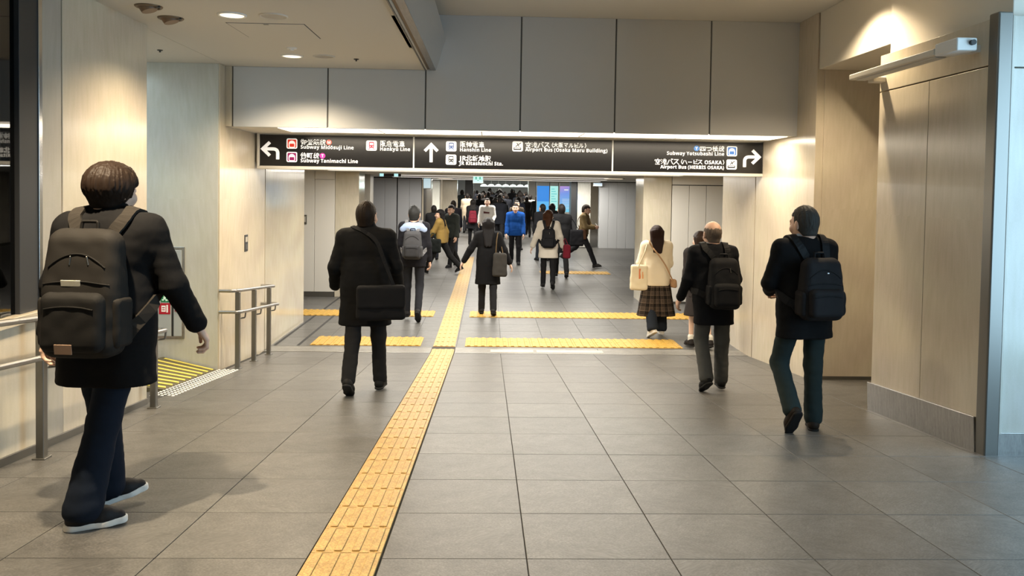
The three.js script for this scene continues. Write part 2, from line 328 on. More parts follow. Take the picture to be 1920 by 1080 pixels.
// rear enclosure and the side wall with the street doors
{
  const w = struct('wall_rear');
  mesh('rear_panel', bx(-3.3, 5.0, 0.8, 4.07, 5, 5.2), M.stone, w);
  const r = struct('wall_side');
  mesh('side_panel', bx(4.8, 5.0, 0.2, 4.07, -1.45, 5), M.stoneWhite, r);
  mesh('side_panel', bx(4.8, 5.0, 0.2, 4.07, -5.06, -4.65), M.stoneWhite, r);
  mesh('side_lintel', bx(4.8, 5.0, 3.6, 4.07, -4.65, -1.45), M.stoneWhite, r);
  const d = struct('door_1');
  for (let i = 0; i <= 3; i++) mesh('door_post', bx(4.79, 4.88, 0.5, 3.6, -4.65 + i * 1.047, -4.59 + i * 1.047, 0.004), M.steel, d);
  mesh('door_rail', bx(4.79, 4.88, 3.05, 3.11, -4.65, -1.45, 0.004), M.steel, d);
  for (let i = 0; i < 3; i++) mesh('pane', bx(4.83, 4.84, 0.5, 3.6, -4.59 + i * 1.047, -3.603 + i * 1.047), phys(L(1, 1, 1), 0.02, { transmission: 1, thickness: 0 }), d);
}
// ---------------------------------------------------------------- passage and concourse beyond the sign
{
  const d = struct('door_2'); // pale panel door with dark sill
  mesh('door_leaf', bx(-3.62, -3.375, 0.1, 2.45, -15.55, -15.40, 0.004), M.panelWhite, d);
  mesh('door_leaf', bx(-3.37, -2.985, 0.1, 2.28, -15.55, -15.40, 0.004), M.panelWhite, d);
  mesh('door_header', bx(-3.37, -2.985, 2.285, 2.45, -15.55, -15.39, 0.004), M.panelWhite, d);
  mesh('door_sill', bx(-3.62, -2.985, 0, 0.1, -15.55, -15.39), M.steelDark, d);
  const e = struct('door_3');
  for (let i = 0; i < 3; i++) mesh('door_leaf', bx(3.50 + i * 0.33 + 0.004, 3.83 + i * 0.33 - 0.004, 0.04, 2.27, -15.2, -15.0, 0.003), M.panelWhite, e);
  mesh('door_header', bx(3.50, 4.52, 2.285, 2.45, -15.2, -14.985, 0.004), M.panelWhite, e);
  mesh('door_frame', bx(4.49, 4.53, 0, 2.28, -15.2, -14.98, 0.003), M.panelWhite, e);
  mesh('door_gap', bx(3.5, 4.52, 0.0, 2.29, -15.19, -15.03), M.gap, e);
  mesh('door_sill', bx(3.50, 4.52, 0, 0.04, -15.2, -14.98), M.steelDark, e);
  const w = struct('wall_passage');
  mesh('side_wall', bx(-9, -3.62, 0, 2.45, -15.7, -15.42), M.stonePolished, w);
  mesh('return_wall', bx(-9, -3.2, 0, 2.45, -12.6, -12.4), M.stonePolished, w);
  mesh('side_wall', bx(3.75, 9, 0, 2.45, -11.6, -11.3), M.stone, w);
  mesh('side_wall', bx(4.53, 9, 0, 2.45, -15.2, -15.0), M.stone, w);
  mesh('polished_pier', bx(-2.98, -2.52, 0, 2.45, -16.1, -15.40, 0.006), M.stonePolished, w);
  mesh('polished_pier', bx(2.95, 3.49, 0, 2.45, -15.8, -15.0, 0.006), M.stonePolished, w);
  mesh('stone_pier', bx(-3.14, -2.84, 0, 2.45, -19.5, -19.0, 0.006), M.greyStone, w);
  mesh('side_wall', bx(-9, -3.4, 0, 2.45, -19.6, -19.2), M.greyStone, w);
  // grey shutter panels
  for (let i = 0; i < 4; i++) mesh('shutter_panel', bx(-3.50 + i * 0.355 + (i > 1 ? 0.03 : 0), -3.15 + i * 0.355 + (i > 1 ? 0.03 : 0), 0, 2.42, -24.2, -24.0, 0.003), M.panelGrey, w);
  mesh('shutter_gap', bx(-3.6, -2.05, 0, 2.45, -24.25, -24.05), M.gap, w);
  for (let i = 0; i < 5; i++) mesh('shutter_panel', bx(3.94 + i * 0.32, 4.255 + i * 0.32, 0.08, 2.42, -28.3, -28.0, 0.003), M.fascia, w);
  mesh('shutter_gap', bx(3.95, 5.53, 0.08, 2.45, -28.25, -28.03), M.gap, w);
  mesh('side_wall', bx(5.53, 9, 0, 2.45, -28.4, -28.1), M.fascia, w);
  mesh('side_wall', bx(-9, -3.5, 0, 2.45, -24.4, -24.0), M.panelGrey, w);
  // pillars of the concourse
  mesh('mirror_pillar', bx(-2.06, -1.82, 0, 2.45, -25.5, -25.0, 0.006), M.steelPolished, w);
  mesh('white_pillar', bx(-2.10, -1.78, 0, 2.45, -29.2, -28.6, 0.006), M.stoneWhite, w);
  mesh('cream_pillar', bx(-1.75, -1.20, 0.1, 2.6, -30.4, -29.8, 0.006), M.stone, w);
  mesh('cream_wall', bx(-9, -1.45, 0.1, 3.1, -36.5, -36), M.stone, w);
  mesh('dark_pillar', bx(-1.15, -0.75, 0.2, 3.1, -38.6, -38, 0.006), M.darkMetal, w);
  mesh('dark_pillar', bx(1.9, 2.25, 0.2, 3.1, -38.6, -38, 0.006), M.steelDark, w);
  mesh('cream_wall', bx(2.3, 9, 0.1, 3.1, -38.3, -38), M.stone, w);
  mesh('pale_pillar', bx(3.15, 3.62, 0.1, 2.45, -28.6, -28.0, 0.006), M.stoneWhite, w);
  mesh('dark_pillar', bx(2.92, 3.12, 0.1, 2.45, -28.6, -28.0, 0.006), M.darkMetal, w);
  mesh('far_wall', bx(-9, 9, 0.3, 3.1, -56, -55.6), M.fascia, w);
  mesh('outer_wall', bx(-9.2, -9, -0.2, 3.2, -56, -12.4), M.stone, w);
  mesh('outer_wall', bx(9, 9.2, -0.2, 3.2, -56, -11.3), M.stone, w);
}
// luminous ceiling strips (their light is set with the large lights at the top)
STRIPS.forEach(([z, y, w, d], i) => {
  const t = thing('ceiling_strip_lamp', ['luminous ceiling strip first behind the overhead sign', 'luminous ceiling strip just before the pale panel doors', 'luminous ceiling strip above the woman in a mustard jacket', 'luminous ceiling strip before the grey shutter panels', 'luminous ceiling strip by the screen pillars', 'luminous strip first in the raised concourse ceiling', 'luminous strip above the distant crowd', 'luminous strip farthest down the concourse'][i], 'ceiling light', [0.3, y, z]);
  mesh('frame', bx(-w / 2 - 0.04, w / 2 + 0.04, -0.012, i > 4 ? 3.12 - y : 0.02, -d / 2 - 0.04, d / 2 + 0.04, 0.004), M.whitePlastic, t);
  mesh('diffuser', bx(-w / 2, w / 2, -0.02, -0.0, -d / 2, d / 2, 0.003), M.glow(HALL, 1.0), t);
});
{
  const t = thing('soffit_lamp', 'long bright light trough in the soffit above the overhead sign', 'light', [0.5, 2.8, -9.15]);
  mesh('diffuser', bx(-2.85, 2.86, -0.005, 0.01, -0.3, 0.305, 0.002), M.glow(SOFFIT, 3.5), t);
  mesh('housing', bx(-2.85, 2.86, 0.012, 0.06, -0.31, 0.31), M.whitePlastic, t);
  for (let i = 0; i < 4; i++) mesh('joint_clip', bx(-1.75 + i * 1.15, -1.735 + i * 1.15, -0.009, 0.0, -0.3, 0.305), M.whitePlastic, t);
}
// far lamps and screens
for (let i = 0; i < 7; i++) {
  const x = -0.3 + i * 0.42, t = thing('dome_lamp', 'white dome lamp hanging in a row over the distant crowd', 'lamp', [x, 2.24, -45.5], 0, 'dome lamps over the distant crowd');
  mesh('shade', new THREE.SphereGeometry(0.205, 16, 8, 0, Math.PI * 2, 0, Math.PI / 2).scale(1, 0.7, 1), M.glow(L(0.78, 1, 0.93), 1.6), t);
  const c = mesh('cord', cyl(0.008, 0.008, 0.72, 6), M.whitePlastic, t); c.position.y = 0.5;
  const l = new THREE.PointLight(L(0.8, 1, 0.93), 1.2); l.name = 'dome_bulb'; l.position.set(x, 2.20, -45.5); scene.add(l);
}
const screenTex = (w, h, draw) => { const c = document.createElement('canvas'); c.width = w; c.height = h; draw(c.getContext('2d'), w, h); const t = new THREE.CanvasTexture(c); t.colorSpace = THREE.SRGBColorSpace; return t; };
{
  const S = [[1.83, 0.46, 'tall screen glowing plain blue on a concourse pillar', (g, w, h) => { g.fillStyle = '#1d8ff0'; g.fillRect(0, 0, w, h); g.fillStyle = '#5cc0ff'; g.fillRect(0, h * 0.6, w, h * 0.4); }],
    [2.33, 0.30, 'narrow pale cyan screen between two other lit screens', (g, w, h) => { g.fillStyle = '#b8fbf4'; g.fillRect(0, 0, w, h); g.fillStyle = '#5fd8d8'; for (let i = 0; i < 9; i++) g.fillRect(w * 0.15, h * (0.1 + i * 0.095), w * (0.4 + 0.3 * ((i * 7) % 3) / 2), h * 0.03); }],
    [2.70, 0.46, 'lilac and blue lit poster screen beside the dark pillar', (g, w, h) => { const q = g.createLinearGradient(0, 0, w * 0.4, h); q.addColorStop(0, '#c79be0'); q.addColorStop(0.3, '#7fa2f5'); q.addColorStop(1, '#7fe0ff'); g.fillStyle = q; g.fillRect(0, 0, w, h); g.fillStyle = '#fff'; g.fillRect(w * 0.35, h * 0.12, w * 0.35, h * 0.04); for (let i = 0; i < 7; i++) g.fillRect(w * 0.2, h * (0.5 + i * 0.06), w * 0.6, h * 0.012); }]];
  S.forEach(([x, w, label, draw], i) => {
    const t = thing('digital_screen', label, 'screen', [x + w / 2, 1.30, -30]);
    mesh('housing', bx(-w / 2 - 0.015, w / 2 + 0.01, -1.18, 1.1, -0.16, -0.03, 0.006), M.panelWhite, t);
    const p = mesh('display', new THREE.BoxGeometry(w, 0.98, 0.01), mat(L(0.02, 0.02, 0.02), 0.3, { emissive: L(1, 1, 1), emissiveIntensity: 0.95, emissiveMap: screenTex(128, 280, draw) }), t); p.position.set(0, 0.48, -0.02);
    mesh('side_trim', bx(w / 2 + 0.011, w / 2 + 0.022, -1.18, 1.1, -0.16, -0.02, 0.003), M.darkMetal, t);
    area('screen_light', L(0.5, 0.8, 1), 0.6, w, 0.98, [x + w / 2, 1.78, -29.98], [x + w / 2, 1.78, 0]);
  });
}
// hanging exit sign with two green running figures, and a small direction sign
{
  const t = thing('exit_sign', 'square white and green lit exit sign hanging over the concourse', 'sign', [-0.27, 2.40, -19.2]);
  const tx = screenTex(128, 128, (g, w) => { g.fillStyle = '#c9fff6'; g.fillRect(0, 0, w, w); g.fillStyle = '#12a884'; for (const x of [30, 82]) { g.beginPath(); g.arc(x + 8, 40, 8, 0, 7); g.fill(); g.fillRect(x, 50, 16, 24); g.fillRect(x - 6, 72, 10, 14); g.fillRect(x + 12, 72, 10, 14); } g.fillRect(54, 92, 20, 8); });
  mesh('housing', bx(-0.125, 0.125, -0.125, 0.125, -0.05, 0.0, 0.006), M.whitePlastic, t);
  mesh('face', new THREE.BoxGeometry(0.235, 0.235, 0.006), mat(L(0.05, 0.05, 0.05), 0.4, { emissive: L(1, 1, 1), emissiveIntensity: 1.0, emissiveMap: tx }), t).position.z = 0.004;
  const u = thing('hanging_sign', 'small dark hanging sign with two glowing cyan squares', 'sign', [-2.18, 2.43, -17.6]);
  mesh('housing', bx(-0.26, 0.22, -0.05, 0.05, -0.04, 0.0, 0.004), M.darkMetal, u);
  for (const x of [-0.21, 0.11]) mesh('lit_square', bx(x - 0.04, x + 0.05, -0.045, 0.045, 0.0, 0.006), M.glow(L(0.45, 0.95, 1), 0.9), u);
  const v = thing('hanging_sign', 'pale blue lit notice board above the mirror pillar', 'sign', [-1.94, 2.30, -24.8]);
  mesh('housing', bx(-0.13, 0.13, -0.19, 0.15, -0.04, 0.0, 0.004), M.whitePlastic, v);
  mesh('face', bx(-0.11, 0.11, -0.17, 0.13, 0, 0.006), M.glow(L(0.6, 0.85, 0.95), 0.7), v);
  const s = thing('hanging_sign', 'small pale blue lit sign beside the pale shutter panels', 'sign', [3.84, 2.34, -27.8]);
  mesh('housing', bx(-0.17, 0.17, -0.06, 0.06, -0.04, 0.0, 0.004), M.whitePlastic, s);
  mesh('face', bx(-0.15, 0.15, -0.05, 0.05, 0, 0.006), M.glow(L(0.5, 0.75, 0.95), 0.7), s);
}
// round ceiling lights inside the passage
for (const [x, z, label] of [[-1.35, -24.5, 'round ceiling lamp before the mirror pillar'], [1.2, -26, 'round ceiling lamp over the screens'], [3.0, -19, 'small round ceiling lamp before the pale shutter panels']]) {
  const t = thing('round_ceiling_lamp', label, 'ceiling light', [x, 2.45, z]);
  const a = mesh('ring', cyl(0.26, 0.28, 0.02, 32), M.whitePlastic, t); a.position.y = -0.008;
  const b = mesh('diffuser', cyl(0.22, 0.22, 0.016, 32), M.glow(WARM, 1.4), t); b.position.y = -0.016;
  const l = new THREE.SpotLight(WARM, 5, 0, 1.2, 0.6); l.name = 'round_lamp_light'; l.position.set(x, 2.41, z); l.target.position.set(x, 0, z); l.shadow.radius = 6; l.castShadow = true; scene.add(l, l.target);
}
// ---------------------------------------------------------------- overhead sign
const KANJI = { // strokes as x,y digit pairs on a 10 x 10 grid
  '大': '0393 50534609 536599', '阪': '1019 104032443616 5090 505349 53837659 637699', '急': '3013 306052 1282 8286 1484 1686 1709 37396979 6768 8799',
  '電': '1080 04029294 5054 2333 2444 6373 6474 2585882825 2686 5559 5999 9998', '車': '1181 2383872723 2585 0898 5059', '神': '2021 0242 4205 2429 3546 5292975752 5595 7079',
  '御': '2003 3205 2529 4033 3262 3565 5258 5565 3868 3538 72929686 7279', '堂': '5052 2032 8072 0503 0393 9395 3575773735 5759 2888 0999', '筋': '2002 2141 7052 7191 144449 1409 1646 1747 55959989 747659',
  '線': '3012330544 2529 1708 3748 7061 5191945451 5292 7479 556549 9476 7699', '谷': '3012 6082 5204 5294 2585892925', '町': '0141470701 0444 2127 5191 717968',
  '北': '3039 0333 0739 60689896 9263', '新': '2021 0242 1214 3234 0444 0646 2429 2608 2648 9051 515649 5494 7479', '地': '0343 2127 0846 4493 939787 7076 52589896',
  '駅': '1016 1040 1242 1444 16464939 3036 0809 1819 2829 51919454 515649 7499', '空': '5051 03029293 3325 63657585 2676 5659 1989', '港': '0112 0415 0827 3292 5054 7074 3494 5436 7496 56767858 56599998',
  'バ': '3209 6298 7081 9091', 'ス': '118109 5599', 'マ': '119155 3468', 'ル': '313609 616996', 'ビ': '21288898 2584 8081 9091', '四': '0292980802 323517 62667686', 'つ': '0383958738',
  '橋': '0343 2029 2306 2345 8051 4393 6245 7295 5474765654 49479799 5878', 'ハ': '3209 6299', 'ー': '1585', '（': '705579', '）': '204529',
};
function write(g, text, x, y, size, weight = 0.125) { // mixed writing; y = top; returns the end x
  g.lineCap = 'round'; g.lineJoin = 'round';
  for (const ch of text) {
    if (KANJI[ch]) {
      g.lineWidth = size * weight * (ch.charCodeAt(0) > 0x3000 && KANJI[ch].length > 45 ? 0.68 : 1);
      for (const st of KANJI[ch].split(' ')) { g.beginPath(); for (let i = 0; i < st.length; i += 2) { const X = x + (+st[i] + 0.5) / 10 * size * 0.94, Y = y + (+st[i + 1] + 0.5) / 10 * size; i ? g.lineTo(X, Y) : g.moveTo(X, Y); } g.stroke(); }
      x += size * ('（）'.includes(ch) ? 0.75 : 1.02);
    } else { g.font = `bold ${size * 1.1}px sans-serif`; g.textBaseline = 'alphabetic'; g.fillText(ch, x, y + size * 0.93); x += g.measureText(ch).width; }
  }
  return x;
}
const latin = (g, s, x, y, size) => { g.font = `bold ${size}px sans-serif`; g.textBaseline = 'alphabetic'; g.fillText(s, x, y); return g.measureText(s).width; };
function rrect(g, x, y, w, h, r) { g.beginPath(); g.moveTo(x + r, y); g.arcTo(x + w, y, x + w, y + h, r); g.arcTo(x + w, y + h, x, y + h, r); g.arcTo(x, y + h, x, y, r); g.arcTo(x, y, x + w, y, r); g.closePath(); g.fill(); }
function trainIcon(g, x, y, s, body, subway) {
  g.fillStyle = '#fff'; rrect(g, x, y, s, s, s * 0.16);
  if (subway) { g.fillStyle = body; rrect(g, x + s * 0.1, y + s * 0.1, s * 0.8, s * 0.8, s * 0.1); g.fillStyle = '#fff'; rrect(g, x + s * 0.2, y + s * 0.2, s * 0.6, s * 0.8, s * 0.3); g.fillStyle = body; rrect(g, x + s * 0.28, y + s * 0.5, s * 0.44, s * 0.32, s * 0.06); } else {
    g.fillStyle = body; rrect(g, x + s * 0.26, y + s * 0.14, s * 0.48, s * 0.58, s * 0.1); g.fillStyle = '#fff'; g.fillRect(x + s * 0.33, y + s * 0.24, s * 0.34, s * 0.2); g.fillRect(x + s * 0.33, y + s * 0.54, s * 0.1, s * 0.08); g.fillRect(x + s * 0.57, y + s * 0.54, s * 0.1, s * 0.08);
    g.strokeStyle = body; g.lineWidth = s * 0.06; g.beginPath(); g.moveTo(x + s * 0.36, y + s * 0.72); g.lineTo(x + s * 0.24, y + s * 0.9); g.moveTo(x + s * 0.64, y + s * 0.72); g.lineTo(x + s * 0.76, y + s * 0.9); g.stroke();
  }
}
function busIcon(g, x, y, s) {
  g.fillStyle = '#fff'; rrect(g, x, y, s, s, s * 0.16); g.fillStyle = '#222'; rrect(g, x + s * 0.12, y + s * 0.6, s * 0.72, s * 0.26, s * 0.05); g.fillStyle = '#fff'; g.fillRect(x + s * 0.2, y + s * 0.65, s * 0.56, s * 0.08);
  g.strokeStyle = '#222'; g.lineWidth = s * 0.08; g.beginPath(); g.moveTo(x + s * 0.34, y + s * 0.5); g.lineTo(x + s * 0.8, y + s * 0.16); g.moveTo(x + s * 0.45, y + s * 0.2); g.lineTo(x + s * 0.62, y + s * 0.48); g.stroke();
}
function dot(g, x, y, r, c, ch) { g.fillStyle = c; g.beginPath(); g.arc(x, y, r, 0, 7); g.fill(); g.fillStyle = '#fff'; g.font = `bold ${r * 1.5}px sans-serif`; g.textAlign = 'center'; g.textBaseline = 'middle'; g.fillText(ch, x, y); g.textAlign = 'left'; }
function turnArrow(g, x, y, s, flip) { // up, then round to the side
  g.save(); g.translate(x, y); if (flip) g.scale(-1, 1); g.strokeStyle = '#fff'; g.lineWidth = s * 0.2; g.lineCap = 'butt'; g.lineJoin = 'miter';
  g.beginPath(); g.moveTo(s * 0.42, s * 0.55); g.lineTo(s * 0.42, s * 0.18); g.quadraticCurveTo(s * 0.42, -s * 0.1, s * 0.14, -s * 0.1); g.lineTo(-s * 0.42, -s * 0.1); g.stroke();
  g.beginPath(); g.moveTo(-s * 0.05, -s * 0.52); g.lineTo(-s * 0.47, -s * 0.1); g.lineTo(-s * 0.05, s * 0.32); g.stroke(); g.restore();
}
{
  // px offsets below are along each face, 720 px = 1 m
  const face = (w, draw) => { const c = document.createElement('canvas'); c.width = Math.round(w * 720); c.height = 292; const g = c.getContext('2d'); g.fillStyle = '#100f10'; g.fillRect(0, 0, c.width, 292); g.fillStyle = '#fff'; g.strokeStyle = '#fff'; draw(g, c.width); const t = new THREE.CanvasTexture(c); t.colorSpace = THREE.SRGBColorSpace; return t; };
  const t1 = face(1.90, (g) => {
    turnArrow(g, 95, 150, 150, false);
    trainIcon(g, 236, 34, 96, '#d43a2a', true); trainIcon(g, 236, 160, 96, '#8a1d5a', true);
    g.fillStyle = g.strokeStyle = '#fff'; let x = write(g, '御堂筋線', 360, 36, 56); dot(g, x + 26, 64, 26, '#e0523f', 'M');
    g.fillStyle = '#fff'; latin(g, 'Subway Midōsuji Line', 360, 128, 46);
    g.fillStyle = g.strokeStyle = '#fff'; x = write(g, '谷町線', 360, 164, 56); dot(g, x + 26, 192, 26, '#c2379a', 'T');
    g.fillStyle = '#fff'; latin(g, 'Subway Tanimachi Line', 360, 256, 46);
    trainIcon(g, 948, 40, 96, '#c02a48', false); g.fillStyle = g.strokeStyle = '#fff'; write(g, '阪急電車', 1070, 40, 56); g.fillStyle = '#fff'; latin(g, 'Hankyū Line', 1070, 134, 46);
  });
  const t2 = face(2.50, (g) => {
    g.strokeStyle = '#fff'; g.lineWidth = 28; g.lineCap = 'butt'; g.lineJoin = 'miter'; g.beginPath(); g.moveTo(150, 235); g.lineTo(150, 70); g.stroke(); g.beginPath(); g.moveTo(92, 130); g.lineTo(150, 68); g.lineTo(208, 130); g.stroke();
    trainIcon(g, 284, 34, 96, '#33589c', false); trainIcon(g, 284, 160, 96, '#222222', false);
    g.fillStyle = g.strokeStyle = '#fff'; write(g, '阪神電車', 408, 34, 56); latin(g, 'Hanshin Line', 408, 128, 46); write(g, 'JR北新地駅', 408, 164, 56); latin(g, 'JR Kitashinchi Sta.', 408, 256, 46);
    busIcon(g, 888, 24, 96); g.fillStyle = g.strokeStyle = '#fff'; const x = write(g, '空港バス', 1006, 26, 56); write(g, '（大阪マルビル）', x - 8, 30, 46); latin(g, 'Airport Bus (Osaka Maru Building)', 1006, 116, 46);
  });
  const t3 = face(1.90, (g, w) => {
    turnArrow(g, w - 100, 150, 150, true);
    trainIcon(g, w - 330, 36, 96, '#2f6fc4', true); busIcon(g, w - 330, 162, 96);
    g.fillStyle = '#fff'; g.font = 'bold 46px sans-serif'; let tw = g.measureText('Subway Yotsubashi Line').width; latin(g, 'Subway Yotsubashi Line', w - 350 - tw, 128, 46);
    g.fillStyle = g.strokeStyle = '#fff'; write(g, '四つ橋線', w - 350 - 228, 34, 56); dot(g, w - 350 - 258, 62, 26, '#2f7fd0', 'Y');
    g.fillStyle = g.strokeStyle = '#fff'; tw = g.measureText('').width; let x = write(g, '空港バス', w - 350 - 640, 164, 56); write(g, '（ハービス OSAKA）', x - 8, 168, 46);
    g.font = 'bold 44px sans-serif'; tw = g.measureText('Airport Bus (HERBIS OSAKA)').width; latin(g, 'Airport Bus (HERBIS OSAKA)', w - 350 - tw, 258, 44);
  });
  const t = thing('overhead_sign', 'long black direction sign with white lettering across the passage mouth', 'sign', [0.30, 2.38, -9.9]);
  const face3 = [[-3.15, 1.90, t1], [-1.24, 2.48, t2], [1.25, 1.90, t3]];
  mesh('housing', bx(-3.18, 3.18, 0.0, 0.42, -0.12, 0.0, 0.006), M.beam, t);
  for (const [x, w, tx] of face3) {
    const m = phys(L(1, 1, 1), 0.25, { map: tx, emissive: L(1, 1, 1), emissiveMap: tx, emissiveIntensity: 0.35 });
    const o = mesh('sign_face', new THREE.BoxGeometry(w - 0.012, 0.385, 0.008), m, t); o.position.set(x + w / 2, 0.215, 0.006);
  }
  for (const x of [-1.245, 1.245]) mesh('divider', bx(x - 0.008, x + 0.008, 0.02, 0.41, 0.0, 0.014), M.whitePlastic, t);
  mesh('bottom_rail', bx(-3.18, 3.18, -0.018, 0.02, -0.13, 0.02, 0.004), M.beam, t);
  mesh('end_cap', bx(3.15, 3.18, 0, 0.42, -0.12, 0.02, 0.004), M.beam, t); mesh('end_cap', bx(-3.18, -3.15, 0, 0.42, -0.12, 0.02, 0.004), M.beam, t);
}
// ---------------------------------------------------------------- fittings
// downlights of the low ceiling
const DOWN = [[-1.98, -6.13, true, 'glowing round downlight beside the ceiling hatch'], [-1.99, -8.01, true, 'glowing round downlight near the grey fascia panels'], [-1.80, -3.20, true, 'round downlight over the man with a grey backpack'], [-1.98, 0.2, true, 'round downlight farther back up the ramp']];
for (const [x, z, on, label] of DOWN) {
  const t = thing('downlight', label, 'ceiling light', [x, 3.46, z]);
  const ring = mesh('trim_ring', new THREE.TorusGeometry(0.098, 0.012, 10, 36), M.whitePlastic, t); ring.rotation.x = Math.PI / 2;
  const d = mesh('lens', cyl(0.09, 0.09, 0.012, 32), M.glow(WARM, 2.2), t); d.position.y = -0.001;
  const l = new THREE.SpotLight(WARM, z > -1 ? 12 : z > -4 ? 56 : 28, 0, 1.22, 0.55); l.name = 'downlight_beam'; l.position.set(x, 3.435, z); l.target.position.set(x, 0, z); l.shadow.radius = z > -4 ? 1.8 : 3.5; l.castShadow = true; scene.add(l, l.target);
}
for (const [x, z, label] of [[-2.51, -5.9, 'unlit brown gimbal spot close to the dark window wall'], [-2.51, -6.3, 'unlit brown gimbal spot next to the glowing downlight']]) {
  const t = thing('gimbal_spot', label, 'ceiling light', [x, 3.46, z]);
  const r = mesh('trim_ring', new THREE.TorusGeometry(0.085, 0.013, 10, 32), M.bronze, t); r.rotation.x = Math.PI / 2;
  const b = mesh('lamp_head', cyl(0.07, 0.055, 0.05, 24), mat(L(0.22, 0.14, 0.08), 0.5), t); b.position.y = -0.012; b.rotation.z = 0.3;
  const k = mesh('clip', new THREE.BoxGeometry(0.03, 0.012, 0.02), M.darkMetal, t); k.position.set(0.08, -0.01, 0.03);
}
for (const [x, z, label] of [[-1.67, -6.14, 'round ceiling speaker grille near the hatch'], [-1.67, -8.0, 'round ceiling speaker grille near the fascia panels']]) {
  const t = thing('ceiling_speaker', label, 'speaker', [x, 3.46, z]);
  const r = mesh('trim_ring', new THREE.TorusGeometry(0.1, 0.01, 10, 36), M.ceiling, t); r.rotation.x = Math.PI / 2;
  const d = mesh('grille', cyl(0.094, 0.094, 0.008, 32), M.greyStone, t); d.position.y = -0.002;
}
{
  const t = thing('ceiling_hatch', 'square access hatch set flush in the low ceiling', 'hatch', [-1.815, 3.46, -6.74]);
  mesh('gap', bx(-0.315, 0.315, -0.001, 0.004, -0.31, 0.31), M.gap, t);
  mesh('panel', bx(-0.307, 0.307, -0.004, 0.004, -0.302, 0.302, 0.001), M.ceiling, t);
  mesh('latch', bx(-0.02, 0.02, -0.007, 0, 0.27, 0.29, 0.002), M.steelDark, t);
  for (const [x, z, l] of [[-1.371, -8.13, 'dark round sprinkler hole in the low ceiling near the drop edge'], [-3.218, -7.82, 'dark round sprinkler hole in the recess ceiling']]) { const s = thing('sprinkler', l, 'sprinkler', [x, 3.46, z]); mesh('escutcheon', cyl(0.03, 0.022, 0.01, 18), M.darkMetal, s).position.y = -0.003; mesh('nozzle', cyl(0.008, 0.008, 0.02, 10), M.darkMetal, s).position.y = -0.014; }
  const d = thing('smoke_detector', 'small white smoke detector on the low ceiling', 'detector', [-1.88, 3.46, -7.55]);
  mesh('base', cyl(0.05, 0.045, 0.012, 24), M.whitePlastic, d).position.y = -0.005; mesh('sensor', cyl(0.025, 0.018, 0.018, 20), M.whitePlastic, d).position.y = -0.016;
}
{
  const t = thing('recess_ceiling_lamp', 'cool white ceiling panel in the side recess', 'ceiling light', [-4.7, 3.46, -7.5]);
  mesh('frame', bx(-0.64, 0.64, -0.03, 0.0, -0.34, 0.34, 0.004), M.whitePlastic, t); mesh('diffuser', bx(-0.6, 0.6, -0.04, -0.02, -0.3, 0.3, 0.003), M.glow(L(0.8, 0.94, 1), 1.5), t);
}
// spots in the high ceiling over the ramp
for (const [x, z, cd, label] of [[2.98, -6.95, 30, 'warm ceiling spot beside the beam over the pier'], [0.9, -6.3, 5, 'warm ceiling spot over the middle of the ramp'], [0.9, -3.0, 4, 'warm ceiling spot over the upper part of the ramp']]) {
  const t = thing('high_spot', label, 'ceiling light', [x, 4.07, z]);
  const r = mesh('trim_ring', new THREE.TorusGeometry(0.08, 0.012, 10, 32), M.whitePlastic, t); r.rotation.x = Math.PI / 2;
  mesh('lens', cyl(0.07, 0.07, 0.012, 28), M.glow(WARM, 2.2), t).position.y = -0.001;
  const l = new THREE.SpotLight(WARM, cd, 0, 1.12, 0.4); l.name = 'high_spot_beam'; l.position.set(x, 4.045, z); l.target.position.set(x, 0, z); l.shadow.radius = 2.5; l.castShadow = true; scene.add(l, l.target);
}
// linear lamp bracketed to the pier
{
  const t = thing('wall_lamp', 'long slim unlit wall lamp on brackets along the top of the pier', 'lamp', [3.12, 3.15, -6.0]);
  const s = mesh('shade', bx(-0.075, 0.075, -0.02, 0.025, -0.66, 0.62, 0.008), M.beam, t);
  mesh('end_box', bx(-0.07, 0.07, -0.03, 0.055, 0.62, 0.88, 0.012), M.whitePlastic, t);
  mesh('tube', bx(-0.04, 0.04, -0.032, -0.018, -0.6, 0.58, 0.006), M.ceiling, t);
  mesh('bracket', bx(0.06, 0.175, -0.05, -0.01, -0.60, -0.5, 0.006), M.beam, t);
  mesh('bracket', bx(0.06, 0.175, -0.02, 0.03, 0.66, 0.76, 0.006), M.whitePlastic, t);
  const k = mesh('cable_gland', cyl(0.018, 0.018, 0.03, 16), M.darkMetal, t); k.rotation.x = Math.PI / 2; k.position.set(0.03, 0.02, 0.89);
}
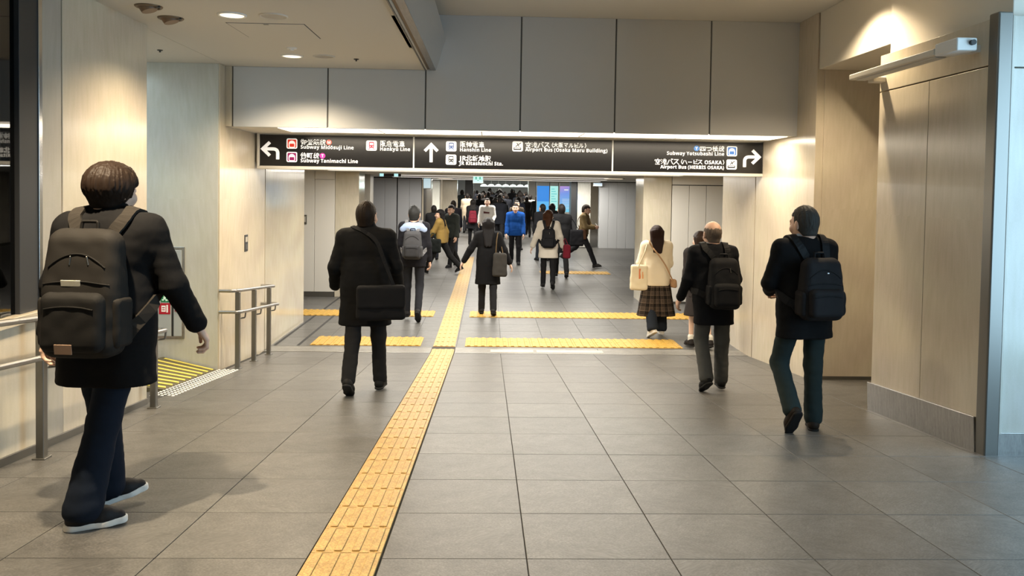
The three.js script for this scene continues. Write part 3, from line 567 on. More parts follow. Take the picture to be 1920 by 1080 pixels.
// handrails
function handrail(label, x, zs, z0, z1, wallX, returns) {
  const t = thing('handrail', label, 'handrail', [x, floorY((z0 + z1) / 2), (z0 + z1) / 2]);
  const o = t.position, P = (X, Y, Z) => [X - o.x, Y - o.y, Z - o.z], up = (z, h) => floorY(z) + h;
  for (const z of zs) {
    mesh('post', bx(-0.024, 0.024, up(z, -0.02) - o.y, up(z, 0.845) - o.y, z - o.z - 0.024, z - o.z + 0.024, 0.005), M.steelDark, t);
    mesh('foot_plate', bx(-0.04, 0.04, up(z, -0.012) - o.y, up(z, 0.012) - o.y, z - o.z - 0.04, z - o.z + 0.04, 0.004), M.steelDark, t);
    mesh('bracket', tube([P(x, up(z, 0.56), z), P(x + 0.0, up(z, 0.545), z - 0.07), P(x + 0.05, up(z, 0.55), z - 0.09), P(x + 0.06, up(z, 0.62), z - 0.09)], 0.008, 24, 8), M.steelDark, t);
  }
  const rail = (h, dx) => {
    const pts = []; if (returns[0]) pts.push(P(wallX, up(z1, h), z1), P(x + dx - 0.03, up(z1, h), z1));
    pts.push(P(x + dx, up(z1, h), z1 - (returns[0] ? 0.03 : 0))); for (let i = 1; i < 8; i++) { const z = z1 + (z0 - z1) * i / 8; pts.push(P(x + dx, up(z, h), z)); } pts.push(P(x + dx, up(z0, h), z0 + (returns[1] ? 0.03 : 0)));
    if (returns[1]) pts.push(P(x + dx - 0.03, up(z0, h), z0), P(wallX, up(z0, h), z0));
    return tube(pts, 0.019, 90, 12);
  };
  mesh('top_rail', rail(0.86, 0), M.steel, t); mesh('lower_rail', rail(0.63, 0.055), M.steel, t);
}
handrail('long steel double handrail on the wall under the dark window', -2.70, [-1.7, -3.25, -4.84, -6.45], -6.56, -0.8, -2.83, [false, true]);
handrail('short steel double handrail on the cream stone wall below the sign', -2.74, [-8.72, -9.32, -9.95], -10.2, -8.62, -2.91, [true, true]);
// hydrant cabinet and small wall signs
{
  const t = thing('hydrant_cabinet', 'grey steel fire hydrant cabinet in the pale recess wall', 'cabinet', [-3.58, 0.48, -8.62]);
  mesh('frame', bx(-0.30, 0.30, 0, 1.0, -0.05, 0.012, 0.006), M.steel, t);
  const p = phys(L(0.42, 0.45, 0.46), 0.4);
  mesh('upper_door', bx(-0.27, 0.165, 0.53, 0.965, 0.0, 0.022, 0.004), p, t); mesh('lower_door', bx(-0.27, 0.165, 0.03, 0.505, 0.0, 0.022, 0.004), p, t);
  mesh('side_door', bx(0.19, 0.275, 0.03, 0.965, 0.0, 0.022, 0.004), p, t); mesh('door_gap', bx(0.165, 0.19, 0.03, 0.965, 0, 0.016), M.gap, t);
  const red = phys(L(0.55, 0.02, 0.03), 0.35);
  const lamp = mesh('alarm_lamp', new THREE.SphereGeometry(0.032, 18, 10), red, t); lamp.position.set(-0.20, 0.75, 0.03);
  for (const y of [0.30, 0.745]) mesh('hinge_handle', bx(0.205, 0.275, y, y + 0.018, 0.02, 0.032, 0.002), phys(L(0.25, 0.03, 0.04), 0.4), t);
  const sgn = (name, x, y, w, h, draw) => { const o = mesh(name, new THREE.BoxGeometry(w, h, 0.003), phys(L(1, 1, 1), 0.4, { map: screenTex(64, 64 * Math.round(h / w * 4) / 4, draw) }), t); o.position.set(x, y, 0.0235); };
  sgn('escape_sticker', 0.10, 0.45, 0.12, 0.10, (g, w, h) => { g.fillStyle = '#0a7a4a'; g.fillRect(0, 0, w, h); g.fillStyle = '#e8fff2'; g.beginPath(); g.arc(30, 14, 6, 0, 7); g.fill(); g.fillRect(22, 20, 14, 14); g.fillRect(14, 32, 12, 8); g.fillRect(34, 32, 10, 10); g.fillRect(46, 10, 8, 30); });
  sgn('red_sticker', 0.095, 0.33, 0.12, 0.12, (g, w, h) => { g.fillStyle = '#b3122a'; g.fillRect(0, 0, w, h); g.fillStyle = '#fff'; g.fillRect(14, 14, 24, 36); g.fillRect(42, 10, 10, 44); g.fillStyle = '#b3122a'; g.fillRect(18, 24, 16, 5); g.fillRect(18, 36, 16, 5); });
  const s = thing('switch_plate', 'small dark two part plate on the cream passage wall', 'wall plate', [-2.912, 1.46, -9.56]);
  mesh('plate', bx(-0.004, 0.008, -0.10, 0.10, -0.06, 0.06, 0.002), M.darkMetal, s);
  mesh('upper_symbol', bx(0.006, 0.010, 0.015, 0.075, -0.04, 0.04, 0.001), M.greyStone, s); mesh('lower_symbol', bx(0.006, 0.010, -0.075, -0.015, -0.04, 0.04, 0.001), M.steelDark, s);
  const c = thing('control_box', 'small dark control box on the pale panel door', 'wall plate', [-3.57, 1.50, -15.39]);
  mesh('plate', bx(-0.05, 0.05, -0.09, 0.09, -0.01, 0.015, 0.003), M.steelDark, c); mesh('lid', bx(-0.03, 0.03, -0.05, 0.06, 0.01, 0.022, 0.003), M.greyStone, c);
}
// ---------------------------------------------------------------- figures: distance fields meshed with surface nets
const smin = (a, b, k) => { const h = Math.max(k - Math.abs(a - b), 0) / k; return Math.min(a, b) - h * h * k * 0.25; };
const smax = (a, b, k) => -smin(-a, -b, k);
// prim: [ax,ay,az, bx,by,bz, ra,rb, blend, zscale]
const cap = (a, b, ra, rb, k = 0.03, zs = 1) => [a[0], a[1], a[2], b[0], b[1], b[2], ra, rb, k, zs];
function dist(P, x, y, z) {
  let d = 1e3;
  for (let i = 0; i < P.length; i++) {
    const p = P[i], zs = p[9], az = p[2] * zs, bax = p[3] - p[0], bay = p[4] - p[1], baz = p[5] * zs - az;
    const pax = x - p[0], pay = y - p[1], paz = z * zs - az;
    let h = (pax * bax + pay * bay + paz * baz) / (bax * bax + bay * bay + baz * baz + 1e-9); h = h < 0 ? 0 : h > 1 ? 1 : h;
    const dx = pax - bax * h, dy = pay - bay * h, dz = paz - baz * h, e = Math.sqrt(dx * dx + dy * dy + dz * dz) - (p[6] + (p[7] - p[6]) * h);
    d = d > 900 ? e : smin(d, e, p[8]);
  }
  return d;
}
function bounds(P, m) {
  const lo = [1e9, 1e9, 1e9], hi = [-1e9, -1e9, -1e9];
  for (const p of P) for (let c = 0; c < 3; c++) { const r = Math.max(p[6], p[7]) + m; lo[c] = Math.min(lo[c], p[c] - r, p[3 + c] - r); hi[c] = Math.max(hi[c], p[c] + r, p[3 + c] + r); }
  return [lo, hi];
}
function nets(f, lo, hi, cell) {
  const n = [0, 1, 2].map((c) => Math.ceil((hi[c] - lo[c]) / cell) + 2), [nx, ny, nz] = n, V = new Float32Array(nx * ny * nz).fill(1);
  const B = 5, R = B * cell * 0.87 * 1.5 + 0.02;
  for (let bz = 0; bz < nz; bz += B) for (let by = 0; by < ny; by += B) for (let bX = 0; bX < nx; bX += B) {
    const m = f(lo[0] + (bX + B / 2 - 0.5) * cell, lo[1] + (by + B / 2 - 0.5) * cell, lo[2] + (bz + B / 2 - 0.5) * cell), far = Math.abs(m) > R;
    for (let z = bz; z < Math.min(bz + B, nz); z++) for (let y = by; y < Math.min(by + B, ny); y++) for (let x = bX; x < Math.min(bX + B, nx); x++) V[(z * ny + y) * nx + x] = far ? m : f(lo[0] + x * cell, lo[1] + y * cell, lo[2] + z * cell);
  }
  const id = new Int32Array(nx * ny * nz).fill(-1), pos = [], idx = [];
  const E = [[0, 1], [0, 2], [0, 4], [1, 3], [1, 5], [2, 3], [2, 6], [3, 7], [4, 5], [4, 6], [5, 7], [6, 7]], c8 = new Float32Array(8);
  for (let z = 0; z < nz - 1; z++) for (let y = 0; y < ny - 1; y++) for (let x = 0; x < nx - 1; x++) {
    let mask = 0;
    for (let k = 0; k < 8; k++) { c8[k] = V[((z + (k >> 2)) * ny + y + ((k >> 1) & 1)) * nx + x + (k & 1)]; if (c8[k] < 0) mask |= 1 << k; }
    if (mask === 0 || mask === 255) continue;
    let sx = 0, sy = 0, sz = 0, c = 0;
    for (const [a, b] of E) if ((c8[a] < 0) !== (c8[b] < 0)) { const t = c8[a] / (c8[a] - c8[b]); sx += (a & 1) + ((b & 1) - (a & 1)) * t; sy += ((a >> 1) & 1) + (((b >> 1) & 1) - ((a >> 1) & 1)) * t; sz += (a >> 2) + ((b >> 2) - (a >> 2)) * t; c++; }
    id[(z * ny + y) * nx + x] = pos.length / 3; pos.push(lo[0] + (x + sx / c) * cell, lo[1] + (y + sy / c) * cell, lo[2] + (z + sz / c) * cell);
  }
  const at = (x, y, z) => id[(z * ny + y) * nx + x];
  const quad = (a, b, c, d, flip) => { if (a < 0 || b < 0 || c < 0 || d < 0) return; flip ? idx.push(a, c, b, a, d, c) : idx.push(a, b, c, a, c, d); };
  for (let z = 1; z < nz - 1; z++) for (let y = 1; y < ny - 1; y++) for (let x = 1; x < nx - 1; x++) {
    const i = (z * ny + y) * nx + x, s = V[i] < 0;
    if (s !== V[i + 1] < 0) quad(at(x, y - 1, z - 1), at(x, y, z - 1), at(x, y, z), at(x, y - 1, z), !s);
    if (s !== V[i + nx] < 0) quad(at(x - 1, y, z - 1), at(x - 1, y, z), at(x, y, z), at(x, y, z - 1), !s);
    if (s !== V[i + nx * ny] < 0) quad(at(x - 1, y - 1, z), at(x, y - 1, z), at(x, y, z), at(x - 1, y, z), !s);
  }
  const g = new THREE.BufferGeometry(); g.setAttribute('position', new THREE.Float32BufferAttribute(pos, 3)); g.setIndex(idx); g.computeVertexNormals();
  const uv = new Float32Array(pos.length / 3 * 2); for (let i = 0; i < uv.length / 2; i++) { uv[i * 2] = Math.atan2(pos[i * 3], pos[i * 3 + 2] || 1e-6) / (Math.PI * 2); uv[i * 2 + 1] = pos[i * 3 + 1]; }
  g.setAttribute('uv', new THREE.BufferAttribute(uv, 2));
  return g;
}
const paint = (g, r = 1, gg = 1, b = 1) => { const c = new Float32Array(g.attributes.position.count * 3); for (let i = 0; i < c.length; i += 3) { c[i] = r; c[i + 1] = gg; c[i + 2] = b; } return g.setAttribute('color', new THREE.BufferAttribute(c, 3)); };
const ell = (x, y, z, cx, cy, cz, rx, ry, rz) => { const a = (x - cx) / rx, b = (y - cy) / ry, c = (z - cz) / rz; return (Math.sqrt(a * a + b * b + c * c) - 1) * Math.min(rx, ry, rz); };
// head, facing -z, origin at the middle of the skull
const headField = (x, y, z) => {
  let d = ell(x, y, z, 0, 0.03, 0.012, 0.077, 0.092, 0.098);
  d = smin(d, ell(x, y, z, 0, -0.045, -0.022, 0.060, 0.074, 0.074), 0.04);
  d = smin(d, dist([cap([0, -0.04, 0.02], [0, -0.16, 0.03], 0.054, 0.058)], x, y, z), 0.03);
  d = smin(d, ell(x, y, z, 0, -0.103, -0.066, 0.026, 0.018, 0.022), 0.03);
  d = smin(d, dist([cap([0, 0.012, -0.092], [0, -0.026, -0.108], 0.008, 0.014)], x, y, z), 0.014);
  d = smin(d, dist([cap([-0.014, -0.033, -0.096], [0.014, -0.033, -0.096], 0.008, 0.008)], x, y, z), 0.012);
  for (const s of [-1, 1]) {
    d = smin(d, dist([cap([s * 0.012, 0.026, -0.088], [s * 0.05, 0.026, -0.07], 0.010, 0.008)], x, y, z), 0.016);
    d = smax(d, -ell(x, y, z, s * 0.031, 0.008, -0.098, 0.017, 0.011, 0.014), 0.014);
    d = smin(d, ell(x, y, z, s * 0.079, -0.008, 0.008, 0.010, 0.032, 0.019), 0.008);
    d = smin(d, ell(x, y, z, s * 0.042, -0.03, -0.066, 0.024, 0.022, 0.02), 0.02);
  }
  d = smin(d, dist([cap([-0.02, -0.066, -0.087], [0.02, -0.066, -0.087], 0.007, 0.007)], x, y, z), 0.008);
  d = smin(d, dist([cap([-0.016, -0.077, -0.084], [0.016, -0.077, -0.084], 0.008, 0.008)], x, y, z), 0.008);
  return d;
};
const cache = {};
const once = (k, f) => cache[k] ??= f();
const headGeo = (lod) => once('head' + lod, () => {
  const g = paint(nets(headField, [-0.1, -0.17, -0.13], [0.1, 0.135, 0.125], lod ? 0.009 : 0.0042)), c = g.attributes.color, p = g.attributes.position;
  for (let i = 0; i < p.count; i++) { const x = p.getX(i), y = p.getY(i), z = p.getZ(i); if (Math.abs(x) < 0.026 && y < -0.058 && y > -0.086 && z < -0.082) c.setXYZ(i, 0.82, 0.55, 0.52); if (Math.abs(Math.abs(x) - 0.031) < 0.022 && Math.abs(y - 0.03) < 0.006 && z < -0.07) c.setXYZ(i, 0.25, 0.22, 0.2); }
  const parts = [g];
  for (const s of [-1, 1]) { const e = new THREE.SphereGeometry(0.0125, 14, 10); e.translate(s * 0.031, 0.007, -0.0825); parts.push(paint(e, 1.3, 1.3, 1.3)); const i = new THREE.SphereGeometry(0.0065, 10, 8); i.translate(s * 0.031, 0.007, -0.0905); parts.push(paint(i, 0.04, 0.03, 0.03)); }
  return mergeGeometries(parts);
});
// right hand: wrist at the origin, fingers along -y, thumb forward (-z), palm towards -x
const handGeo = (curl, lod) => once('hand' + curl + lod, () => {
  const P = [], len = [[0.040, 0.026, 0.022], [0.045, 0.030, 0.024], [0.042, 0.028, 0.023], [0.033, 0.021, 0.020]];
  P.push(cap([0, 0.03, 0], [0, -0.012, 0], 0.025, 0.022, 0.02));
  for (let f = 0; f < 4; f++) {
    const z = -0.031 + f * 0.0205, ky = -0.088 + (f === 3 ? 0.012 : f === 0 ? 0.004 : 0); let x = 0.004, y = ky, zz = z, a = curl * 0.5;
    P.push(cap([0, -0.02, z * 0.55], [x, ky, z], 0.0150, 0.0118, 0.016));
    for (let s = 0; s < 3; s++) { const nx = x - Math.sin(a) * len[f][s], ny = y - Math.cos(a) * len[f][s], nz = zz + z * 0.03; P.push(cap([x, y, zz], [nx, ny, nz], 0.0100 - s * 0.0011, 0.0092 - s * 0.0012, 0.004)); x = nx; y = ny; zz = nz; a += curl * 0.85; }
  }
  P.push(cap([-0.002, -0.018, -0.018], [-0.014, -0.055, -0.042], 0.0150, 0.0125, 0.014), cap([-0.014, -0.055, -0.042], [-0.024, -0.083, -0.047], 0.0112, 0.0100, 0.005), cap([-0.024, -0.083, -0.047], [-0.034, -0.104, -0.043], 0.0098, 0.0080, 0.004));
  const [lo, hi] = bounds(P, 0.012);
  return paint(nets((x, y, z) => dist(P, x, y, z), lo, hi, lod ? 0.0065 : 0.0034));
});
const mirrorX = (g) => { const q = g.clone(); q.scale(-1, 1, 1); const i = q.index.array; for (let k = 0; k < i.length; k += 3) { const t = i[k]; i[k] = i[k + 1]; i[k + 1] = t; } q.computeVertexNormals(); return q; };
// hair styles over the same skull
const streak = (x, y, z, a) => a * noise(Math.atan2(x, z + 0.01) * 22, y * 5, 3) + a * 0.5 * noise(x * 110, y * 22, z * 110);
const nape = (d, x, y, z, r) => z > 0.0 ? smin(d, dist([cap([0, 0.0, 0.022], [0, -0.07, 0.030], r, r - 0.002)], x, y, z), 0.03) : d;
const HAIR = {
  mop: (x, y, z) => { const d = ell(x, y, z, 0, 0.030, 0.012, 0.106, 0.104, 0.122) - streak(x, y, z, 0.006), e = nape(d, x, y, z, 0.066), cut = (z < -0.03 ? 0.008 + (-0.03 - z) * 0.3 : -0.078 + 0.0 * z) - y + (Math.abs(x) > 0.07 ? Math.max(0, -z + 0.05) * 0.25 : 0); return smax(e, cut, 0.018); },
  short: (x, y, z) => { const d = ell(x, y, z, 0, 0.022, 0.014, 0.0815, 0.112, 0.107) - streak(x, y, z, 0.004), e = nape(d, x, y, z, 0.061), cut = (z < -0.02 ? 0.05 + (-0.02 - z) * 0.15 : -0.088 + Math.max(0, 0.04 - z) * 1.2) - y; return smax(e, cut, 0.014); },
  bald: (x, y, z) => { const d = ell(x, y, z, 0, 0.022, 0.014, 0.0805, 0.092, 0.1015) - streak(x, y, z, 0.004), top = y - 0.075 + 0.2 * Math.max(0, z) - 0.02 * noise(x * 40, 2, z * 40), low = (z < 0 ? 0.0 : -0.085) - y, front = -0.035 - z, e = nape(d, x, y, z, 0.0585); return smax(smax(smax(e, top, 0.015), low, 0.015), front, 0.012); },
  long: (x, y, z, l = 0.34) => { let d = ell(x, y, z, 0, 0.036, 0.014, 0.091, 0.100, 0.112); d = smax(d, (z < -0.02 ? 0.045 : -0.3) - y, 0.016); const w = 0.086 - 0.05 * Math.max(0, (-y - 0.1) / l);
    const qx = Math.abs(x) - w, qz = Math.abs(z - 0.055 - Math.max(0, -y - 0.05) * 0.22) - 0.038, qy = Math.max(y - 0.05, -l - 0.03 * noise(x * 40, 1, z * 20) - y); const s = Math.max(Math.hypot(Math.max(qx, -0.02) + 0.02, Math.max(qz, -0.02) + 0.02) - 0.03, qy);
    return smin(d, s, 0.04) - streak(x, y, z, 0.005); },
};
HAIR.shoulder = (x, y, z) => HAIR.long(x, y, z, 0.26); HAIR.bob = (x, y, z) => HAIR.long(x, y, z, 0.13);
const hairGeo = (k, lod) => once('hair' + k + lod, () => { const l = { long: 0.45, shoulder: 0.33, bob: 0.2 }[k] ?? 0.1; return nets(HAIR[k], [-0.14, -l, -0.14], [0.14, 0.165, 0.26], lod ? 0.010 : 0.0048); });
// shoe: ankle at the origin, toe towards -z
const shoeGeo = (k) => once('shoe' + k, () => {
  const P = [cap([0, -0.040, 0.038], [0, -0.046, -0.09], 0.038, 0.043, 0.03), cap([0, -0.046, -0.09], [0.0, -0.054, -0.15], 0.042, 0.030, 0.03), cap([0, 0.005, 0.012], [0, -0.03, 0.015], 0.044, 0.042, 0.03), cap([0, -0.01, -0.01], [0, -0.035, -0.08], 0.036, 0.032, 0.03)];
  const upper = nets((x, y, z) => smax(dist(P, x, y, z) + 0.0015 * noise(x * 60, y * 60, z * 40), -0.064 - y, 0.006), [-0.07, -0.09, -0.21], [0.07, 0.06, 0.1], 0.007);
  const Q = [cap([0, -0.07, 0.042], [0, -0.07, -0.095], 0.038, 0.044, 0.02), cap([0, -0.07, -0.095], [0.0, -0.07, -0.155], 0.043, 0.032, 0.02)];
  const flat = Q.map((p) => p.slice()); const sole = nets((x, y, z) => smax(dist(flat, x, -0.07, z) - 0.002, Math.abs(y + (k ? 0.068 : 0.072)) - (k ? 0.016 : 0.010), 0.005), [-0.07, -0.1, -0.21], [0.07, -0.04, 0.1], 0.006);
  return [upper, sole];
});
const SKIN = {}, skinMat = (t) => SKIN[t] ??= phys(L(...[[0.52, 0.30, 0.20], [0.58, 0.36, 0.26], [0.62, 0.42, 0.32]][t]), 0.55, { vertexColors: true });
const FAB = {}, fabric = (c, o = {}) => FAB[c.join() + JSON.stringify(o)] ??= phys(L(...c), 0.88, { bumpMap: weaveBump, bumpScale: 0.0006, specularIntensity: 0.3, ...o });
const HAIRM = {}, hairMat = (c) => HAIRM[c.join()] ??= phys(L(...c), 0.55, { specularIntensity: 0.22 });
const BLACK = [0.011, 0.011, 0.012], NAVY = [0.012, 0.015, 0.026], CHAR = [0.035, 0.035, 0.037], DENIM = [0.012, 0.02, 0.036], CREAM = [0.55, 0.47, 0.34], TAN = [0.30, 0.20, 0.10];
const V3 = (a) => new THREE.Vector3(...a);
function rig(o) {
  const s = (o.h ?? 1.7) / 1.72, J = { s }, add = (a, b, k = 1) => [a[0] + b[0] * k, a[1] + b[1] * k, a[2] + b[2] * k];
  const lean = o.lean ?? 0.05, u = [o.sway ?? 0, Math.cos(lean), -Math.sin(lean)], wide = o.wide ?? 1;
  J.pelvis = [0, 0.93 * s, 0]; J.waist = add(J.pelvis, u, 0.16 * s); J.chest = add(J.pelvis, u, 0.36 * s); J.neck = add(J.pelvis, u, 0.535 * s); J.u = u;
  J.head = add(add(J.neck, [0, 1, -Math.sin((o.nod ?? 0) * 0.5 + lean)], 0.122 * s), [0, 0, -0.012 * s]);
  const tw = o.twist ?? 0;
  for (const [k, g] of [['L', -1], ['R', 1]]) {
    const a = o['arm' + k] ?? {}, sf = a.f ?? 0, so = a.o ?? 0.10, ef = a.e ?? 0.25, ei = a.i ?? 0.2;
    const sh = add(add(J.neck, u, -0.065 * s), [g * 0.172 * s * wide, 0, -g * tw * 0.1], 1), v = V3([g * Math.sin(so), -Math.cos(sf) * Math.cos(so), -Math.sin(sf) * Math.cos(so)]);
    const el = add(sh, v.toArray(), 0.285 * s), w = V3([-g * Math.sin(ei), 0, -Math.cos(ei)]); w.addScaledVector(v, -w.dot(v)).normalize();
    const fd = v.clone().multiplyScalar(Math.cos(ef)).addScaledVector(w, Math.sin(ef)), wr = add(el, fd.toArray(), 0.245 * s);
    J['sh' + k] = sh; J['el' + k] = el; J['wr' + k] = wr; J['fd' + k] = fd; J['curl' + k] = a.c ?? 0.45; J['palm' + k] = a.p ?? 0;
    const l = o['leg' + k] ?? {}, hf = l.f ?? 0, kf = l.k ?? 0.05, sp = l.o ?? 0.02;
    const hip = add(J.pelvis, [g * 0.092 * s, -0.02 * s, 0]), kn = add(hip, [g * Math.sin(sp), -Math.cos(hf), -Math.sin(hf)], 0.425 * s), an = add(kn, [g * Math.sin(sp) * 0.6, -Math.cos(hf - kf), -Math.sin(hf - kf)], 0.41 * s);
    J['hip' + k] = hip; J['kn' + k] = kn; J['an' + k] = an;
    const fm = new THREE.Matrix4().makeRotationFromEuler(new THREE.Euler(l.t ?? 0, l.yy ?? -g * (l.y ?? 0.12), 0, 'YXZ')); fm.scale(new THREE.Vector3(s, s, s)); fm.setPosition(...an); J['foot' + k] = fm;
  }
  let low = 1e9; for (const k of 'LR') for (const z of [0.075, -0.18]) low = Math.min(low, V3([0, -0.083, z]).applyMatrix4(J['foot' + k]).y);
  for (const k of Object.keys(J)) { const v = J[k]; if (v?.isMatrix4) v.elements[13] -= low; else if (Array.isArray(v) && k !== 'u') v[1] -= low; }
  return J;
}
const up = (a, dy, dx = 0, dz = 0) => [a[0] + dx, a[1] + dy, a[2] + dz];
function torsoPrims(J, t, wide, hemY, flare) { // layered sideways capsules; t = extra thickness
  const s = J.s, P = [], row = (c, hw, r, k = 0.09, zs = 1.28) => P.push(cap([c[0] - hw * s, c[1], c[2]], [c[0] + hw * s, c[1], c[2]], r * s + t, r * s + t, k, zs));
  for (const k of 'LR') P.push(cap(up(J.neck, -0.03 * s), up(J['sh' + k], 0.004 * s), 0.056 * s + t, 0.054 * s + t, 0.05));
  row(J.chest, 0.075 * wide, 0.112 * wide); row(J.waist, 0.055 * wide, 0.107 * wide); row(up(J.pelvis, 0.0), 0.065 * wide, 0.112 * wide);
  if (hemY !== undefined) for (const g of [-1, 1]) P.push(cap([J.waist[0] + g * 0.055 * wide * s, J.waist[1], J.waist[2] + 0.004], [J.pelvis[0] + g * (0.066 * wide * s + flare * 0.5), hemY - 0.10, J.pelvis[2] + 0.012], 0.107 * wide * s + t, 0.106 * wide * s + t + flare, 0.06, 1.22));
  return P;
}
function armPrims(J, t, k, upto = 1) { const s = J.s, w = J['wr' + k], e = J['el' + k], q = e.map((v, i) => v + (w[i] - v) * upto); return [cap(J['sh' + k], e, 0.054 * s + t, 0.043 * s + t, 0.055), cap(e, q, 0.042 * s + t, 0.033 * s + t * 1.05, 0.03)]; }
function legPrims(J, t, k, flare = 0) { const s = J.s; return [cap(J['hip' + k], J['kn' + k], 0.080 * s + t, 0.054 * s + t, 0.04), cap(J['kn' + k], up(J['an' + k], 0.01), 0.053 * s + t, 0.040 * s + t + flare, 0.03)]; }
const folds = (x, y, z, a, q) => a * 0.6 * noise(x * 16 + q, y * 7, z * 16) + a * 0.55 * noise(x * 9, y * 26 + q, z * 9) + a * 0.35 * Math.abs(noise(x * 30 + q, y * 18, z * 30));
const PEOPLE = [];
function person(o) {
  const J = rig(o), s = J.s, lod = o.lod ?? 0, cell = o.cell ?? [0.0095, 0.0145, 0.024][lod], wide = o.wide ?? 1, q = o.q ?? (PEOPLE.length * 1.7);
  const t = thing('person', o.label, 'person', [o.x, o.y ?? floorY(o.z), o.z], o.turn ?? 0, o.group);
  // body: one mesh of trunk, limbs, neck, head and hands
  const bp = [...torsoPrims(J, -0.008, wide), cap(up(J.neck, -0.05 * s), up(J.head, -0.09 * s), 0.056 * s, 0.052 * s, 0.04)];
  for (const k of 'LR') bp.push(...armPrims(J, -0.006, k), ...legPrims(J, -0.008, k), cap(J['an' + k], up(J['an' + k], -0.02), 0.034 * s, 0.03 * s));
  const hm = new THREE.Matrix4().makeRotationFromEuler(new THREE.Euler(-(o.nod ?? 0), o.look ?? 0, o.tilt ?? 0, 'YXZ')); hm.scale(new THREE.Vector3(s, s, s).multiplyScalar(o.headScale ?? 1.11)); hm.setPosition(...J.head);
  const [lo, hi] = bounds(bp, 0.02), parts = [paint(nets((x, y, z) => dist(bp, x, y, z), lo, hi, Math.max(cell, 0.018))), headGeo(lod > 1 ? 1 : 0).clone().applyMatrix4(hm)];
  for (const [k, g] of [['L', -1], ['R', 1]]) {
    if (o['hide' + k]) continue;
    const y = J['fd' + k].clone().negate(), x0 = new THREE.Vector3(1, 0, 0); x0.addScaledVector(y, -x0.dot(y)).normalize(); const z0 = x0.clone().cross(y), m = new THREE.Matrix4().makeBasis(x0, y, z0);
    m.multiply(new THREE.Matrix4().makeRotationY(J['palm' + k] * g)); m.scale(new THREE.Vector3(s, s, s).multiplyScalar(o.handScale ?? 1)); m.setPosition(...V3(J['wr' + k]).addScaledVector(J['fd' + k], 0.012 * s).toArray());
    const h = handGeo(J['curl' + k], lod ? 1 : 0); parts.push((g > 0 ? h.clone() : mirrorX(h)).applyMatrix4(m));
  }
  mesh('body', mergeGeometries(parts), skinMat(o.skin ?? 1), t);
  if (o.hair) mesh('hair', hairGeo(o.hair, lod ? 1 : 0).clone().applyMatrix4(hm), hairMat(o.hairColor ?? [0.012, 0.010, 0.009]), t);
  let field = null;
  // trousers or bare legs
  if (o.trousers) {
    const th = o.trousers.t ?? 0.014, W = torsoPrims(J, 0.004, wide).slice(3), LP = { L: legPrims(J, th, 'L', o.trousers.flare ?? 0.008), R: legPrims(J, th, 'R', o.trousers.flare ?? 0.008) };
    const D = {}; for (const k of 'LR') { const v = V3(J['an' + k]).sub(V3(J['kn' + k])).normalize(), c = V3(J['an' + k]).addScaledVector(v, o.trousers.long ?? 0.035); D[k] = [v.x, v.y, v.z, v.dot(c)]; }
    const [a, b] = bounds([...W, ...LP.L, ...LP.R], 0.04), top = J.waist[1];
    const leg = (k, x, y, z) => { const c = D[k]; return smax(dist(LP[k], x, y, z), c[0] * x + c[1] * y + c[2] * z - c[3], 0.008); };
    mesh('trousers', nets((x, y, z) => Math.max(smin(dist(W, x, y, z), smin(leg('L', x, y, z), leg('R', x, y, z), 0.02), 0.04) + folds(x, y, z, 0.007, q), y - top), a, b, cell), fabric(o.trousers.c, o.trousers.m), t);
  }
  if (o.skirt) {
    const hem = o.skirt.hem * s, P = torsoPrims(J, 0.002, wide, hem, o.skirt.flare ?? 0.08).slice(3), [a, b] = bounds(P, 0.03), top = J.waist[1];
    mesh('skirt', nets((x, y, z) => Math.max(dist(P, x, y, z) + folds(x * 1.4, y * 0.15, z * 1.4, 0.016, q), y - top, hem - y), a, b, cell), fabric(o.skirt.c, o.skirt.m), t);
  }
  if (o.coat) {
    const c = o.coat, hem = c.hem * s, th = c.t ?? 0.018, P = torsoPrims(J, th, wide, hem, c.flare ?? 0.02), A = []; for (const k of 'LR') A.push(...armPrims(J, th * 0.9, k, c.sleeve ?? 0.97));
    if (c.collar !== 0) P.push(cap(up(J.neck, -0.05 * s), up(J.neck, (c.collar ?? 0.035) * s, 0, -0.012), 0.080 * s, 0.074 * s, 0.03));
    const cut = J.neck[1] + (c.collar ?? 0.035) * s + 0.02;
    field = (x, y, z) => { const w = folds(x, y, z, c.fold ?? 0.007, q); return smin(smax(smax(dist(P, x, y, z) + w, hem - y, 0.008), y - cut, 0.01), dist(A, x, y, z) + w, 0.035); };
    const [a, b] = bounds([...P, ...A], 0.03); mesh(c.name ?? 'coat', nets(field, a, b, cell), fabric(c.c, c.m), t);
  }
  if (o.shirt) { const P = [cap(up(J.neck, -0.02 * s), up(J.neck, 0.075 * s, 0, -0.014), 0.070 * s, 0.066 * s)], [a, b] = bounds(P, 0.02), top = J.neck[1] + 0.064 * s; mesh('shirt_collar', nets((x, y, z) => Math.max(dist(P, x, y, z), y - top), a, b, 0.008), fabric(o.shirt), t); }
  if (o.hood) { const P = [cap(up(J.neck, -0.05 * s, -0.09 * s, 0.06), up(J.neck, -0.05 * s, 0.09 * s, 0.06), 0.055, 0.055, 0.05), cap(up(J.neck, -0.1 * s, -0.15 * s, 0.02), up(J.neck, -0.1 * s, 0.15 * s, 0.02), 0.062 * s + 0.02, 0.062 * s + 0.02, 0.06), cap(up(J.neck, -0.15 * s, 0, 0.06), up(J.neck, -0.22 * s, 0, 0.06), 0.07, 0.05, 0.06)], [a, b] = bounds(P, 0.02); mesh('yoke', nets((x, y, z) => dist(P, x, y, z) + folds(x, y, z, 0.008, q), a, b, cell), fabric(o.hood), t); }
